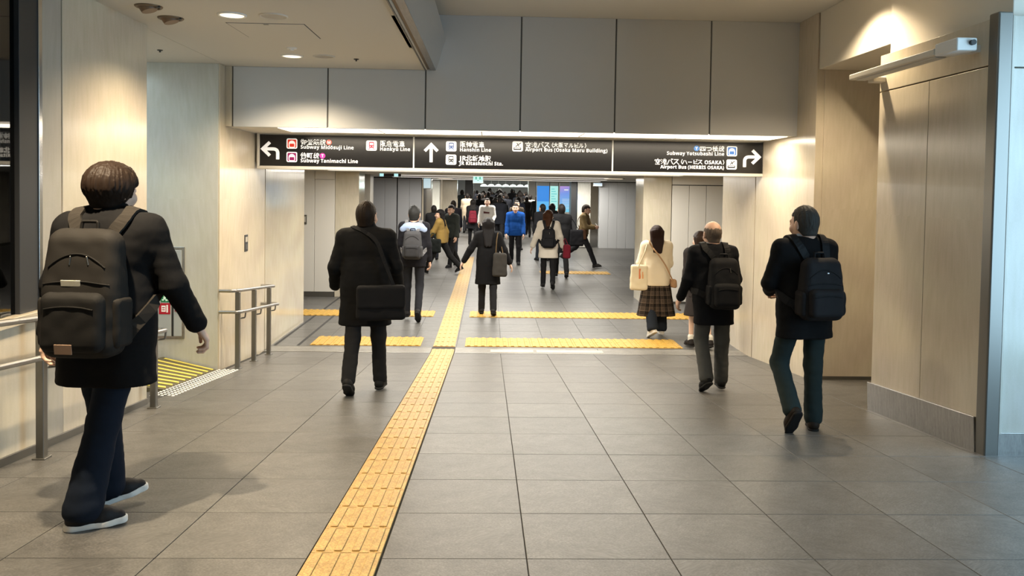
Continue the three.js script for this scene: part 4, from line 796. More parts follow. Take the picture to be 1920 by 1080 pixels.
  for (const k of 'LR') {
    const [upg, sole] = shoeGeo(o.shoes?.sneaker ? 1 : 0), sh = mesh('shoe', upg, fabric(o.shoes?.c ?? BLACK, { roughness: 0.6 }), t); J['foot' + k].decompose(sh.position, sh.quaternion, sh.scale);
    mesh('sole', sole, fabric(o.shoes?.sole ?? [0.02, 0.02, 0.02], { roughness: 0.7 }), sh);
    if (o.shoes?.laces) for (let i = 0; i < 3; i++) { const l = mesh('lace', new THREE.CapsuleGeometry(0.003, 0.045, 3, 6), fabric([0.03, 0.03, 0.03]), sh); l.rotation.z = Math.PI / 2; l.position.set(0, -0.008 - i * 0.011, -0.035 - i * 0.022); }
    if (o.shoes?.laces) for (const g of [-1, 1]) {
      const bar = (y0, z0, y1, z1) => { const len = Math.hypot(y1 - y0, z1 - z0), b = new THREE.BoxGeometry(0.004, len + 0.004, 0.006); b.rotateX(Math.atan2(z1 - z0, y1 - y0)); b.translate(0, (y0 + y1) / 2, (z0 + z1) / 2); return b; };
      const e = mesh('side_emblem', mergeGeometries([bar(-0.017, 0.017, 0.017, 0.009), bar(0.017, 0.009, -0.017, -0.009), bar(-0.017, -0.009, 0.017, -0.017)]), fabric([0.16, 0.16, 0.165]), sh); e.position.set(g * 0.0405, -0.040, -0.028); e.rotation.z = -g * 0.12;
    }
    if (o.socks) { const P = [cap(J['an' + k], up(J['an' + k], 0.06), 0.045 * s, 0.047 * s)], [a, b] = bounds(P, 0.02); mesh('sock', nets((x, y, z) => dist(P, x, y, z), a, b, 0.012), fabric(o.socks), t); }
  }
  const p = { t, J, s, field: field ?? ((x, y, z) => dist(bp, x, y, z)), o, wide, lod, q }; PEOPLE.push(p); return p;
}
// ---- bags
function onSurface(f, p, off) { // push a point along the gradient until the field reads off
  const v = V3(p), e = 0.004, g = new THREE.Vector3();
  for (let i = 0; i < 8; i++) { const d = f(v.x, v.y, v.z); g.set(f(v.x + e, v.y, v.z) - f(v.x - e, v.y, v.z), f(v.x, v.y + e, v.z) - f(v.x, v.y - e, v.z), f(v.x, v.y, v.z + e) - f(v.x, v.y, v.z - e)).normalize(); v.addScaledVector(g, (off - d) * 0.8); }
  return [v, g.clone()];
}
function ribbon(f, pts, w, th, seg = 36, free = 0) { // flat band that lies on the field; points past `free` hang in the air
  const c = new THREE.CatmullRomCurve3(pts.map(V3)), pos = [], idx = [];
  const C = [], N = [];
  for (let i = 0; i <= seg; i++) { const p = c.getPoint(i / seg), d = f(p.x, p.y, p.z); const [v, g] = d < 0.03 || !free ? onSurface(f, p.toArray(), th * 0.5 + 0.004) : [p, onSurface(f, p.toArray(), 0.02)[1]]; C.push(v); N.push(g); }
  for (let i = 0; i <= seg; i++) {
    const T = C[Math.min(i + 1, seg)].clone().sub(C[Math.max(i - 1, 0)]).normalize(), n = N[i], b = T.clone().cross(n).normalize(), m = b.clone().cross(T).normalize();
    for (const [a, k] of [[-1, -1], [1, -1], [1, 1], [-1, 1]]) pos.push(...C[i].clone().addScaledVector(b, a * w / 2).addScaledVector(m, k * th / 2).toArray());
    if (i) for (let k = 0; k < 4; k++) { const a = (i - 1) * 4 + k, d = (i - 1) * 4 + (k + 1) % 4; idx.push(a, a + 4, d, d, a + 4, d + 4); }
  }
  idx.push(0, 1, 2, 0, 2, 3); const e = seg * 4; idx.push(e, e + 2, e + 1, e, e + 3, e + 2);
  const g = new THREE.BufferGeometry(); g.setAttribute('position', new THREE.Float32BufferAttribute(pos, 3)); g.setIndex(idx); const r = g.toNonIndexed(); r.computeVertexNormals(); return metreUV(r);
}
const rbox = (x, y, z, cx, cy, cz, hx, hy, hz, r) => { const a = Math.abs(x - cx) - hx + r, b = Math.abs(y - cy) - hy + r, c = Math.abs(z - cz) - hz + r; return Math.hypot(Math.max(a, 0), Math.max(b, 0), Math.max(c, 0)) + Math.min(Math.max(a, b, c), 0) - r; };
function worn(p, name, label, category) { const t = thing(name, label, category, p.t.position.toArray(), p.t.rotation.y); return t; }
function backpack(p, label, k = {}) {
  const { J, s, field } = p, t = worn(p, 'backpack', label, 'backpack'), w = (k.w ?? 0.30) / 2, h = (k.h ?? 0.44) / 2, d = (k.d ?? 0.15) / 2, cell = p.lod > 1 ? 0.02 : p.lod ? 0.012 : 0.008;
  const topY = J.neck[1] - (k.drop ?? 0.09) * s, cy = topY - h, xo = k.x ?? 0; let back = 0.3; while (back > -0.1 && field(xo, cy + h * 0.4, back) > 0.006) back -= 0.004; const cz = back + d * 0.92;
  const lean = p.o.lean ?? 0.05, body = fabric(k.c ?? [0.014, 0.014, 0.015], { roughness: 0.75, ...(k.m ?? {}) }), trim = fabric(k.c2 ?? [0.008, 0.008, 0.009], { roughness: 0.6 });
  const f = (x, y, z) => { const v = (y - cy) / h, sh = lean * (y - cy); return rbox(x - xo, y, z + sh, 0, cy, cz, w * (1 - 0.10 * Math.max(0, v) - 0.03 * Math.max(0, -v)), h, d * (1 - 0.28 * Math.max(0, v)), 0.06) + 0.004 * noise(x * 14, y * 14 + p.q, z * 14); };
  mesh('main_bag', nets(f, [xo - w - 0.04, cy - h - 0.04, cz - d - 0.06], [xo + w + 0.04, cy + h + 0.04, cz + d + 0.06], cell), body, t);
  const py = cy - h * 0.42, ph = h * 0.46, pz = cz + d * 0.95;
  const g = (x, y, z) => rbox(x - xo, y, z + lean * (y - cy), 0, py, pz, w * 0.80, ph, 0.045, 0.04) + 0.003 * noise(x * 16, y * 16, z * 16 + p.q);
  mesh('front_pocket', nets(g, [xo - w, py - ph - 0.02, pz - 0.07], [xo + w, py + ph + 0.02, pz + 0.09], cell), k.pocket ? fabric(k.pocket, { roughness: 0.75 }) : body, t);
  for (const [sg, K] of [[-1, 'L'], [1, 'R']]) {
    if (k.one && sg !== k.one) continue;
    const S = J['sh' + K], x1 = S[0] * 0.62;
    mesh('shoulder_strap', ribbon(field, [[xo + sg * w * 0.45, topY - 0.02, back + 0.02], [x1, S[1] + 0.07, 0.07], [x1, S[1] + 0.105, S[2] - 0.01], [x1 * 1.02, S[1] + 0.02, S[2] - 0.14], [x1 * 1.05, S[1] - 0.14, S[2] - 0.17], [S[0] * 0.92, S[1] - 0.27, S[2] - 0.04], [xo + sg * w * 0.85, cy - h * 0.7, back]], 0.058, 0.014), k.strap ? fabric(k.strap) : trim, t);
  }
  mesh('haul_loop', tube([[xo - 0.04, topY - 0.015, back + 0.045], [xo - 0.035, topY + 0.03, back + 0.04], [xo + 0.035, topY + 0.03, back + 0.04], [xo + 0.04, topY - 0.015, back + 0.045]], 0.008, 20, 8), trim, t);
  if (p.lod < 2) {
    const onBag = (x, y) => { let z = cz + d + 0.12; while (z > cz && Math.min(f(x, y, z), g(x, y, z)) > 0.001) z -= 0.002; return z; };
    const zip = (y, ww, sag) => { const pts = []; for (let i = 0; i <= 10; i++) { const x = xo - ww + 2 * ww * i / 10, yy = y - sag * (((i - 5) / 5) ** 2); pts.push([x, yy, onBag(x, yy)]); } return tube(pts, 0.0045, 40, 6); };
    mesh('zip', zip(cy + h * 0.62, w * 0.72, 0.06), trim, t); mesh('zip', zip(py + ph * 0.55, w * 0.62, 0.012), trim, t); if (k.zip3) mesh('zip', zip(cy + h * 0.2, w * 0.85, 0.015), trim, t);
    for (const x of k.pulls ?? [0.03]) { const z = onBag(xo + x, cy + h * 0.55); const q = mesh('zip_pull', new THREE.CapsuleGeometry(0.004, 0.035, 3, 8), k.pullM ?? M.steelDark, t); q.position.set(xo + x, cy + h * 0.52, z + 0.004); q.rotation.z = x * 4; }
    for (const [x, y, ww, hh, m] of k.patches ?? []) { const X = xo + x, Y = cy + y, z = onBag(X, Y); const q = mesh('patch', new RoundedBoxGeometry(ww, hh, 0.006, 2, 0.002), m, t); q.position.set(X, Y, z + 0.0015); q.rotation.x = 0.12; }
    for (const sg of [-1, 1]) { const q = mesh('side_pocket', nets((x, y, z) => rbox(x, y, z, xo + sg * w * 0.93, cy - h * 0.45, cz, 0.025, h * 0.4, d * 0.8, 0.024) + 0.004 * noise(x * 20, y * 20, z * 20), [xo + sg * w * 0.93 - 0.05, cy - h, cz - d - 0.02], [xo + sg * w * 0.93 + 0.05, cy + 0.02, cz + d + 0.02], 0.012), body, t); }
  }
  return t;
}
function bag(p, label, k) { // soft rectangular bag at a point in the wearer's frame, with a strap or handles
  const t = worn(p, k.name ?? 'shoulder_bag', label, k.category ?? 'bag'), [cx, cy, cz] = k.at, [w, h, d] = k.size.map((v) => v / 2), rot = k.rot ?? 0, c = Math.cos(rot), sn = Math.sin(rot);
  const f = (x, y, z) => { const X = x - cx, Z = z - cz; return rbox(X * c + Z * sn, y, -X * sn + Z * c, 0, cy, 0, w * (1 + 0.06 * (cy - y) / h), h, d, Math.min(d * 0.95, 0.04)) + 0.007 * noise(x * 12, y * 12 + p.q, z * 12); };
  const r = Math.max(w, d) + 0.06; mesh('bag_body', nets(f, [cx - r, cy - h - 0.04, cz - r], [cx + r, cy + h + 0.04, cz + r], p.lod > 1 ? 0.02 : 0.0105), fabric(k.c, k.m), t);
  const sm = fabric(k.c2 ?? k.c);
  if (k.flap) mesh('flap', nets((x, y, z) => { const X = x - cx, Z = z - cz; return rbox(X * c + Z * sn, y, -X * sn + Z * c, 0, cy + h * 0.35, 0.012, w * 1.03, h * 0.68, d * 1.02, 0.03) + 0.004 * noise(x * 12, y * 12, z * 12); }, [cx - r, cy - h, cz - r - 0.02], [cx + r, cy + h + 0.08, cz + r + 0.03], 0.0105), fabric(k.c2 ?? k.c), t);
  if (k.strap) mesh('strap', ribbon(p.field, k.strap, k.sw ?? 0.03, 0.008, 44, 1), sm, t);
  if (k.handles) for (const o of k.handles) mesh('handle', tube(o, 0.009, 30, 8), sm, t);
  if (k.print) for (const [x, y, ww, hh, m] of k.print) { const q = mesh('print', new RoundedBoxGeometry(ww, hh, 0.004, 2, 0.0015), m, t); let z = cz + r; while (z > cz && f(cx + x, cy + y, z) > 0.001) z -= 0.002; q.position.set(cx + x, cy + y, z + 0.001); }
  return t;
}
// ---------------------------------------------------------------- people on the ramp
const deg = Math.PI / 180;
{
  const a = person({ x: -1.81, z: -3.80, h: 1.68, turn: -5 * deg, lean: 0.05, look: -0.36, nod: 0.04, wide: 1.18, hair: 'mop', hairColor: [0.016, 0.010, 0.007], skin: 2, cell: 0.0085, label: 'man in a black coat and white soled trainers carrying a charcoal backpack',
    legR: { f: -0.20, k: 0.08, t: 0.0, yy: -1.0, o: -0.14 }, legL: { f: 0.26, k: 0.24, t: 0.16, yy: -0.8, o: -0.03 }, armL: { f: -0.06, o: 0.24, e: 0.16, i: 0.3, c: 0.75 }, armR: { f: 0.12, o: 0.36, e: 0.30, i: 0.1, c: 0.9, p: 0.5 },
    coat: { hem: 0.66, c: [0.0055, 0.0055, 0.0062], t: 0.020, flare: 0.018, fold: 0.007, collar: 0.05 }, trousers: { c: [0.006, 0.010, 0.019], t: 0.020, flare: 0.026, long: 0.05 }, shoes: { c: [0.014, 0.014, 0.016], sole: [0.72, 0.70, 0.66], sneaker: 1, laces: 1 } });
  const pale = fabric([0.5, 0.48, 0.40]), tanPatch = fabric([0.30, 0.20, 0.14]);
  backpack(a, 'roomy charcoal backpack with a cream tag on the man in trainers', { w: 0.36, h: 0.58, d: 0.17, c: [0.017, 0.0155, 0.014], c2: [0.007, 0.0065, 0.006], strap: [0.024, 0.021, 0.018], pocket: [0.012, 0.0115, 0.011], drop: 0.05, zip3: 1, pulls: [-0.03, 0.05], patches: [[-0.02, 0.05, 0.09, 0.028, pale], [-0.02, -0.235, 0.08, 0.045, tanPatch]] });
}
{
  const b = person({ x: -1.13, z: -7.32, h: 1.74, turn: 2 * deg, lean: 0.05, look: -0.30, wide: 1.14, hair: 'short', hairColor: [0.015, 0.010, 0.007], skin: 1, label: 'man in a long black overcoat with collar up and hands in pockets', hideL: 1, hideR: 1,
    legL: { f: -0.18, k: 0.42, t: -0.62, y: -0.05 }, legR: { f: 0.12, k: 0.08, t: 0.02, y: 0.1, o: 0.06 }, armL: { f: -0.06, o: 0.30, e: 0.72, i: 0.25 }, armR: { f: -0.04, o: 0.28, e: 0.80, i: 0.25 },
    coat: { hem: 0.62, c: [0.0048, 0.0048, 0.0052], t: 0.020, flare: 0.022, collar: 0.07 }, trousers: { c: [0.012, 0.012, 0.013], t: 0.016 }, shoes: { c: [0.008, 0.008, 0.008] } });
  bag(b, 'black soft briefcase hanging at the hip of the man in the overcoat', { at: [0.165, 0.86, 0.23], size: [0.42, 0.31, 0.12], rot: -0.15, c: [0.008, 0.008, 0.009], flap: 1, strap: [[0.30, 0.95, 0.22], [0.20, 1.2, 0.19], [0.10, 1.42, 0.14], [-0.1, 1.52, 0.02], [-0.1, 1.3, -0.2], [0.15, 1.0, -0.15]], sw: 0.035 });
}
{
  const c = person({ x: 2.17, z: -7.48, h: 1.60, turn: 3 * deg, lean: 0.12, look: 0.06, nod: 0.10, wide: 1.10, hair: 'bald', hairColor: [0.13, 0.10, 0.08], skin: 1, label: 'balding man in a dark blazer and grey trousers walking near the cream wall', 
    legL: { f: 0.16, k: 0.66, t: -0.55, y: 0.1 }, legR: { f: 0.08, k: 0.05, t: 0.0, y: 0.15, o: 0.03 }, armL: { f: 0.0, o: 0.24, e: 0.55, i: 0.1, c: 0.6 }, armR: { f: 0.05, o: 0.24, e: 1.1, i: 0.2, c: 0.9 },
    coat: { name: 'blazer', hem: 0.70, c: [0.0065, 0.007, 0.009], t: 0.016, flare: 0.004, collar: 0.012 }, shirt: [0.6, 0.6, 0.58], trousers: { c: [0.075, 0.077, 0.075], t: 0.018, flare: 0.012 }, shoes: { c: [0.010, 0.010, 0.010] } });
  backpack(c, 'tall black rucksack on the balding man', { w: 0.30, h: 0.48, d: 0.15, c: [0.011, 0.011, 0.012], x: 0.045, drop: 0.10, pulls: [0.04] });
}
{
  const d = person({ x: 2.38, z: -5.84, h: 1.66, turn: 8 * deg, lean: 0.03, look: 0.30, nod: 0.10, wide: 1.12, hair: 'short', hairColor: [0.045, 0.043, 0.040], skin: 1, label: 'grey haired man in a black jacket and dark green trousers beside the pier',
    legL: { f: 0.20, k: 0.92, t: -0.95, y: 0.0, o: 0.14 }, legR: { f: -0.04, k: 0.04, t: 0.0, y: 0.45, o: -0.03 }, armL: { f: 0.12, o: 0.28, e: 1.25, i: 0.6, c: 1.0 }, armR: { f: 0.05, o: 0.22, e: 1.2, i: 0.6, c: 1.0 },
    coat: { name: 'jacket', hem: 0.72, c: [0.0055, 0.0055, 0.0062], t: 0.017, flare: 0.016, collar: 0.012 }, shirt: [0.42, 0.50, 0.62], trousers: { c: [0.020, 0.030, 0.030], t: 0.014, flare: 0.014 }, shoes: { c: [0.020, 0.014, 0.010], sole: [0.015, 0.013, 0.012] } });
  backpack(d, 'square black business backpack on the grey haired man', { w: 0.33, h: 0.46, d: 0.15, c: [0.013, 0.012, 0.013], x: 0.03, drop: 0.12, zip3: 1, pulls: [], patches: [[0.02, 0.12, 0.016, 0.010, M.steelPolished]] });
}
// ---------------------------------------------------------------- people in the passage
const plaidTex = tex(256, 256, (u, v) => { const a = (Math.floor(u * 8) % 2 ? 0.30 : 0.16) + (Math.floor(v * 8) % 2 ? 0.14 : 0.02), l = (u * 8 % 1 < 0.10 || v * 8 % 1 < 0.10) ? 0.22 : 0; const n = a + l + 0.05 * (rnd() - 0.5); return [clamp01(n * 1.05), clamp01(n * 0.92), clamp01(n * 0.78)]; });
plaidTex.repeat.set(3, 2.2);
{
  const w = person({ x: 2.50, z: -11.6, h: 1.60, turn: 4 * deg, look: -0.12, hair: 'shoulder', hairColor: [0.020, 0.010, 0.008], skin: 2, lod: 1, label: 'woman in a cream jumper and plaid skirt over dark trousers',
    legL: { f: -0.08, k: 0.35, t: -0.5, y: 0.3 }, legR: { f: 0.06, k: 0.05, y: 0.1 }, armL: { f: 0.25, o: 0.22, e: 1.35, i: 0.3 }, armR: { f: 0.1, o: 0.14, e: 1.2, i: 0.2 },
    coat: { name: 'jumper', hem: 0.82, c: [0.66, 0.57, 0.42], t: 0.030, flare: 0.012, collar: 0.0, fold: 0.010 }, skirt: { hem: 0.34, flare: 0.10, c: [0.30, 0.29, 0.30], m: { map: plaidTex } }, trousers: { c: [0.013, 0.017, 0.024], t: 0.026, flare: 0.02 }, shoes: { c: [0.6, 0.56, 0.48], sole: [0.62, 0.6, 0.55], sneaker: 1 } });
  bag(w, 'cream tote bag with an orange print on the shoulder of the woman in plaid', { name: 'tote_bag', at: [-0.27, 0.88, 0.03], size: [0.26, 0.38, 0.07], rot: 0.35, c: [0.62, 0.54, 0.38], print: [[0.0, 0.06, 0.03, 0.15, fabric([0.55, 0.18, 0.08])], [0.04, 0.04, 0.02, 0.10, fabric([0.6, 0.28, 0.12])]], handles: [[[-0.30, 1.04, 0.08], [-0.22, 1.25, 0.12], [-0.17, 1.37, 0.05], [-0.17, 1.34, -0.1], [-0.24, 1.04, -0.02]]] });
  bag(w, 'small tan crossbody bag at the hip of the woman in plaid', { at: [0.23, 0.80, 0.06], size: [0.15, 0.13, 0.06], rot: 1.1, c: [0.36, 0.22, 0.12], strap: [[0.2, 0.86, 0.14], [0.08, 1.08, 0.17], [-0.06, 1.28, 0.13], [-0.13, 1.38, 0.0], [-0.06, 1.2, -0.16], [0.2, 0.9, -0.06]], sw: 0.02 });
}
person({ x: 2.92, z: -10.75, h: 1.58, turn: 6 * deg, look: 0.25, hair: 'long', hairColor: [0.022, 0.012, 0.008], skin: 2, lod: 1, label: 'bare legged woman in white socks hidden in front of the balding man', hideL: 0,
  legL: { f: 0.1, k: 0.1 }, legR: { f: -0.1, k: 0.25, t: -0.3 }, coat: { hem: 0.78, c: [0.03, 0.026, 0.026], t: 0.02, flare: 0.01 }, skirt: { hem: 0.5, flare: 0.05, c: [0.03, 0.026, 0.026] }, socks: [0.6, 0.58, 0.52], shoes: { c: [0.012, 0.010, 0.010] } });
{
  const p = person({ x: -1.2, z: -12.75, h: 1.80, turn: -3 * deg, look: -0.1, hair: 'short', hairColor: [0.022, 0.022, 0.021], skin: 1, lod: 1, wide: 1.0, label: 'slim man in a black jacket with pale blue shoulders',
    legL: { f: 0.1, k: 0.05, y: 0.05 }, legR: { f: -0.05, k: 0.45, t: -0.75, y: 0 }, armL: { f: -0.05, o: 0.12, e: 0.25 }, armR: { f: 0.0, o: 0.14, e: 0.25, c: 0.7 },
    coat: { name: 'jacket', hem: 0.84, c: [0.010, 0.010, 0.013], t: 0.016, flare: 0.01, collar: 0.0 }, hood: [0.30, 0.38, 0.55], trousers: { c: [0.016, 0.017, 0.021], t: 0.010, flare: 0.004 }, shoes: { c: [0.012, 0.011, 0.011] } });
  backpack(p, 'slim grey box backpack on the man with pale blue shoulders', { w: 0.30, h: 0.46, d: 0.13, c: [0.05, 0.05, 0.053], pocket: [0.03, 0.03, 0.032], strap: [0.16, 0.16, 0.165], drop: 0.12, pulls: [] });
}
{
  const p = person({ x: 0.0, z: -13.4, h: 1.63, turn: 0, hair: 'long', hairColor: [0.009, 0.008, 0.008], lod: 1, skin: 2, label: 'long haired woman in a black coat with arms held away from her sides',
    legL: { f: 0.14, k: 0.06 }, legR: { f: -0.14, k: 0.22, t: -0.3 }, armL: { f: 0.0, o: 0.52, e: 0.15, i: 0 }, armR: { f: -0.05, o: 0.42, e: 0.2, i: 0 },
    coat: { hem: 0.56, c: [0.005, 0.005, 0.0055], t: 0.022, flare: 0.03 }, trousers: { c: [0.012, 0.012, 0.013], t: 0.012 }, shoes: { c: [0.012, 0.011, 0.011] } });
  bag(p, 'charcoal and brown tote bag beside the long haired woman in black', { name: 'tote_bag', at: [0.20, 0.88, 0.17], size: [0.24, 0.40, 0.10], c: [0.035, 0.032, 0.028], c2: [0.09, 0.06, 0.03], handles: [[[0.13, 1.06, 0.17], [0.14, 1.28, 0.15], [0.16, 1.41, 0.05], [0.2, 1.3, -0.05], [0.25, 1.06, 0.12]]] });
}
{
  const p = person({ x: 1.3, z: -17.0, h: 1.66, turn: -4 * deg, look: -0.5, hair: 'shoulder', hairColor: [0.045, 0.018, 0.008], lod: 1, skin: 2, label: 'brown haired woman in a loose off white cardigan with a black backpack',
    legL: { f: 0.1, k: 0.05 }, legR: { f: -0.1, k: 0.4, t: -0.6 }, armL: { f: 0.0, o: 0.36, e: 0.2, i: 0 }, armR: { f: 0.05, o: 0.32, e: 0.3, i: 0.1 },
    coat: { name: 'cardigan', hem: 0.70, c: [0.58, 0.53, 0.45], t: 0.028, flare: 0.02, collar: 0 }, trousers: { c: [0.010, 0.010, 0.011], t: 0.010 }, shoes: { c: [0.012, 0.011, 0.011] } });
  backpack(p, 'black daypack on the woman in the off white cardigan', { w: 0.29, h: 0.42, d: 0.14, c: [0.010, 0.010, 0.012], drop: 0.14, pulls: [0.02] });
  bag(p, 'dark red bag hanging from the arm of the woman in the cardigan', { name: 'hand_bag', at: [0.40, 0.82, 0.0], size: [0.16, 0.30, 0.12], c: [0.14, 0.012, 0.022], handles: [[[0.36, 0.95, 0.0], [0.33, 1.06, 0.04], [0.36, 1.1, -0.05], [0.43, 0.95, 0.0]]] });
}
{
  const p = person({ x: 1.78, z: -19.2, h: 1.76, turn: 4 * deg, hair: 'short', lod: 1, label: 'person in a black coat and black trousers behind the woman in the cardigan', legL: { f: 0.12, k: 0.05 }, legR: { f: -0.12, k: 0.3, t: -0.4 }, coat: { hem: 0.60, c: [0.008, 0.008, 0.009], t: 0.024, flare: 0.03 }, trousers: { c: [0.010, 0.010, 0.011] } });
  bag(p, 'black shoulder bag swinging behind the person in the black coat', { at: [0.36, 0.98, 0.05], size: [0.34, 0.40, 0.16], c: [0.008, 0.008, 0.010], handles: [[[0.26, 1.15, 0.05], [0.22, 1.42, 0.05], [0.2, 1.5, -0.02], [0.3, 1.4, -0.08], [0.44, 1.15, 0.02]]] });
}
{
  const p = person({ x: 2.66, z: -22, h: 1.80, turn: -112 * deg, look: 0.1, nod: 0.35, hair: 'short', hairColor: [0.02, 0.014, 0.01], lod: 1, label: 'striding person in a tan jacket and white shirt looking at a phone',
    legL: { f: -0.62, k: 0.35, t: -0.5 }, legR: { f: 0.5, k: 0.12, t: 0.12 }, armL: { f: 0.35, o: 0.2, e: 1.4, i: 0.7, c: 1 }, armR: { f: 0.35, o: 0.2, e: 1.4, i: 0.7, c: 1 },
    coat: { name: 'jacket', hem: 0.86, c: [0.16, 0.115, 0.055], t: 0.026, flare: 0.01, sleeve: 0.9 }, shirt: [0.6, 0.58, 0.52], trousers: { c: [0.012, 0.012, 0.014] }, shoes: { c: [0.02, 0.018, 0.016] } });
  bag(p, 'small brown shoulder bag on the striding person', { at: [0.24, 0.92, -0.04], size: [0.22, 0.28, 0.09], rot: 1.2, c: [0.10, 0.05, 0.03], strap: [[0.2, 1.02, 0.06], [0.1, 1.3, 0.14], [-0.1, 1.5, 0.02], [0.0, 1.25, -0.16], [0.2, 1.02, -0.1]], sw: 0.03 });
  const ph = worn(p, 'phone', 'pale phone held by the striding person', 'phone'), m = V3(p.J.wrL).lerp(V3(p.J.wrR), 0.5), o = mesh('case', new RoundedBoxGeometry(0.075, 0.15, 0.009, 2, 0.004), M.whitePlastic, ph); o.position.set(m.x, m.y + 0.05, m.z - 0.06); o.rotation.x = 0.6;
}
{
  const p = person({ x: -1.18, z: -19.8, h: 1.66, turn: 78 * deg, look: 0.3, hair: 'shoulder', hairColor: [0.010, 0.009, 0.009], lod: 1, label: 'woman in a mustard jacket taking a long stride',
    legL: { f: 0.50, k: 0.10, t: 0.25 }, legR: { f: -0.50, k: 0.25, t: -0.45 }, armL: { f: 0.5, o: 0.15, e: 0.3 }, armR: { f: -0.35, o: 0.2, e: 0.4 }, coat: { name: 'jacket', hem: 0.80, c: [0.24, 0.155, 0.045], t: 0.03, flare: 0.03 }, trousers: { c: [0.010, 0.010, 0.010], t: 0.02 }, shoes: { c: [0.010, 0.010, 0.010] } });
  bag(p, 'large black tote bag carried by the woman in the mustard jacket', { name: 'tote_bag', at: [-0.34, 0.72, -0.12], size: [0.10, 0.34, 0.42], c: [0.010, 0.012, 0.011], c2: [0.012, 0.03, 0.024], handles: [[[-0.34, 0.88, -0.02], [-0.3, 1.02, -0.1], [-0.3, 1.02, -0.16], [-0.34, 0.88, -0.24]]] });
}
person({ x: -0.98, z: -21.5, h: 1.70, turn: 140 * deg, nod: 0.2, hair: 'short', lod: 1, label: 'person in a dark olive jacket and white mask facing up the ramp', legL: { f: 0.3, k: 0.1 }, legR: { f: -0.3, k: 0.3, t: -0.3 }, coat: { name: 'jacket', hem: 0.80, c: [0.03, 0.034, 0.03], t: 0.024 }, trousers: { c: [0.014, 0.014, 0.015] }, shirt: [0.55, 0.55, 0.55] });
{
  const p = person({ x: -0.57, z: -28.6, h: 1.64, hair: 'long', lod: 1, label: 'woman in black with a dark red backpack', legL: { f: 0.15, k: 0.05 }, legR: { f: -0.2, k: 0.4, t: -0.5 }, coat: { hem: 0.62, c: [0.010, 0.010, 0.012], t: 0.022, flare: 0.03 }, trousers: { c: [0.012, 0.012, 0.013] } });
  backpack(p, 'dark red backpack on a woman in black', { w: 0.28, h: 0.46, d: 0.13, c: [0.14, 0.012, 0.024], drop: 0.16, pulls: [] });
}
{
  const p = person({ x: -0.05, z: -26.8, h: 1.76, turn: 178 * deg, hair: 'short', lod: 1, wide: 1.05, label: 'person in a white top with a dark print facing up the ramp', legL: { f: 0.2, k: 0.1 }, legR: { f: -0.2, k: 0.3, t: -0.3 }, armL: { f: 0.1, o: 0.2, e: 0.9, i: 0.4 }, armR: { f: 0.1, o: 0.2, e: 0.4 }, coat: { name: 'sweatshirt', hem: 0.80, c: [0.62, 0.60, 0.57], t: 0.026, flare: 0.01, collar: 0 }, trousers: { c: [0.02, 0.02, 0.022] } });
  let z = -0.3; while (z < 0 && p.field(0.02, 1.28, z) > 0.002) z += 0.003; const q = mesh('chest_print', new RoundedBoxGeometry(0.20, 0.07, 0.006, 2, 0.002), fabric([0.10, 0.03, 0.03]), p.t); q.position.set(0.02, 1.28, z - 0.002);
}
person({ x: 0.76, z: -22.4, h: 1.73, turn: 176 * deg, hair: 'short', lod: 1, wide: 1.06, label: 'person in a bright blue jacket and dark trousers facing up the ramp', legL: { f: 0.22, k: 0.1 }, legR: { f: -0.2, k: 0.3, t: -0.3 }, armL: { f: 0.05, o: 0.14, e: 0.3 }, armR: { f: 0.1, o: 0.14, e: 0.3 }, coat: { name: 'jacket', hem: 0.82, c: [0.008, 0.06, 0.26], t: 0.028, flare: 0.01 }, trousers: { c: [0.010, 0.010, 0.012] } });
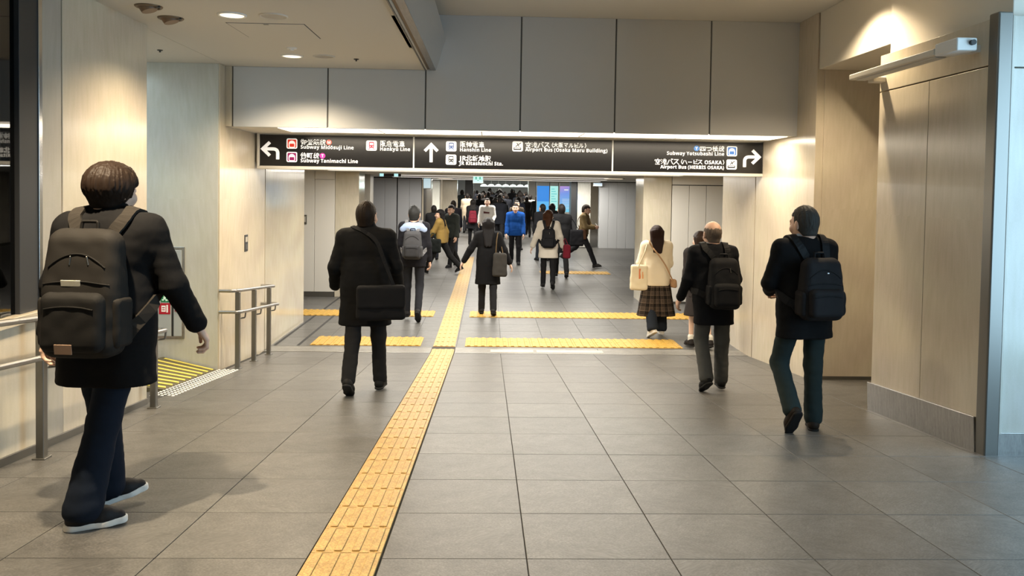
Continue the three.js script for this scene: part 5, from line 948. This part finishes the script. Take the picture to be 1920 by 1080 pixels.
// ---------------------------------------------------------------- crowd farther down the concourse
const crowd = [ // x, z, turn, height, coat colour, hem, hair, label, group
  [-1.62, -32.5, 0.1, 1.76, [0.30, 0.27, 0.22], 0.82, 'short', 'person in a beige top with a dark strap by the cream pillar'],
  [-1.12, -25.0, 0, 1.72, [0.012, 0.012, 0.018], 0.7, 'short', 'person in a navy jacket walking past the mirror pillar'],
  [-1.62, -23.4, 0.1, 1.62, [0.010, 0.010, 0.011], 0.7, 'short', 'short person in black near the grey shutter panels'],
  [-0.93, -34, 0, 1.72, [0.40, 0.33, 0.24], 0.55, 'short', 'person in a long pale beige coat amid the crowd'],
  [-1.25, -37, 0.1, 1.78, [0.016, 0.022, 0.024], 0.7, 'short', 'tall person in dark teal before the cream wall'],
  [1.75, -33.5, 0.2, 1.72, [0.46, 0.43, 0.34], 0.7, 'short', 'person in a cream jacket by the blue screen'],
  [1.95, -31.5, -0.1, 1.74, [0.012, 0.012, 0.013], 0.7, 'short', 'person in a black coat before the blue screen'],
  [2.06, -25.5, 0, 1.66, [0.012, 0.011, 0.011], 0.7, 'bob', 'woman in black before the narrow cyan screen'],
  [1.62, -23.6, 0.3, 1.70, [0.010, 0.010, 0.012], 0.7, 'short', 'person in black close behind the blue jacket'],
  [0.95, -27.0, -2.9, 1.70, [0.05, 0.04, 0.03], 0.8, 'short', 'person in a brown jacket beside the blue jacket'],
  [0.5, -33, 0, 1.76, [0.016, 0.018, 0.026], 0.65, 'short', 'broad person in a navy coat in the crowd'],
  [0.25, -30, 0, 1.66, [0.06, 0.055, 0.05], 0.7, 'shoulder', 'woman in a taupe coat in the crowd'],
  [1.35, -36, 0, 1.74, [0.04, 0.05, 0.07], 0.7, 'short', 'person in a slate blue jacket in the crowd'],
  [1.15, -30.5, 0.1, 1.7, [0.022, 0.026, 0.04], 0.65, 'short', 'person in a dark blue coat ahead of the brown jacket'],
];
for (let i = 0, n = 0; n < 30 && i < 900; i++) { const z = -28.5 - rnd() * 17, x = -0.9 + rnd() * 2.9; if (crowd.some((c) => Math.hypot(c[0] - x, c[1] - z) < 0.75) || [[-0.57, -28.6], [-0.05, -26.8], [1.83, -30], [2.7, -30]].some((c) => Math.hypot(c[0] - x, c[1] - z) < 0.9)) continue; n++; crowd.push([x, z, rr(-0.2, 0.2), rr(1.58, 1.8), [[0.006, 0.006, 0.007], [0.010, 0.011, 0.015], [0.016, 0.014, 0.013]][n % 3], rr(0.6, 0.8), rnd() < 0.7 ? 'short' : 'shoulder', 'dark dressed person in the dense far crowd', 'dense far crowd in dark coats']); }
for (const [x, z, turn, h, c, hem, hair, label, group] of crowd) {
  const ph = rnd() < 0.5 ? 1 : -1, a = rr(0.12, 0.28);
  person({ x, z, turn, h, hair, label, group, lod: 2, wide: rr(0.98, 1.1), look: rr(-0.3, 0.3), legL: { f: a * ph, k: 0.1 + (ph < 0 ? 0.25 : 0), t: ph < 0 ? -0.35 : 0.05 }, legR: { f: -a * ph, k: 0.1 + (ph > 0 ? 0.25 : 0), t: ph > 0 ? -0.35 : 0.05 }, armL: { f: -a * ph, o: 0.14, e: 0.3 }, armR: { f: a * ph, o: 0.14, e: 0.3 }, coat: { name: 'coat', hem, c, t: 0.024, flare: 0.02 }, trousers: { c: rnd() < 0.5 ? [0.014, 0.014, 0.016] : [0.02, 0.022, 0.03] } });
}
renderer.render(scene, camera);
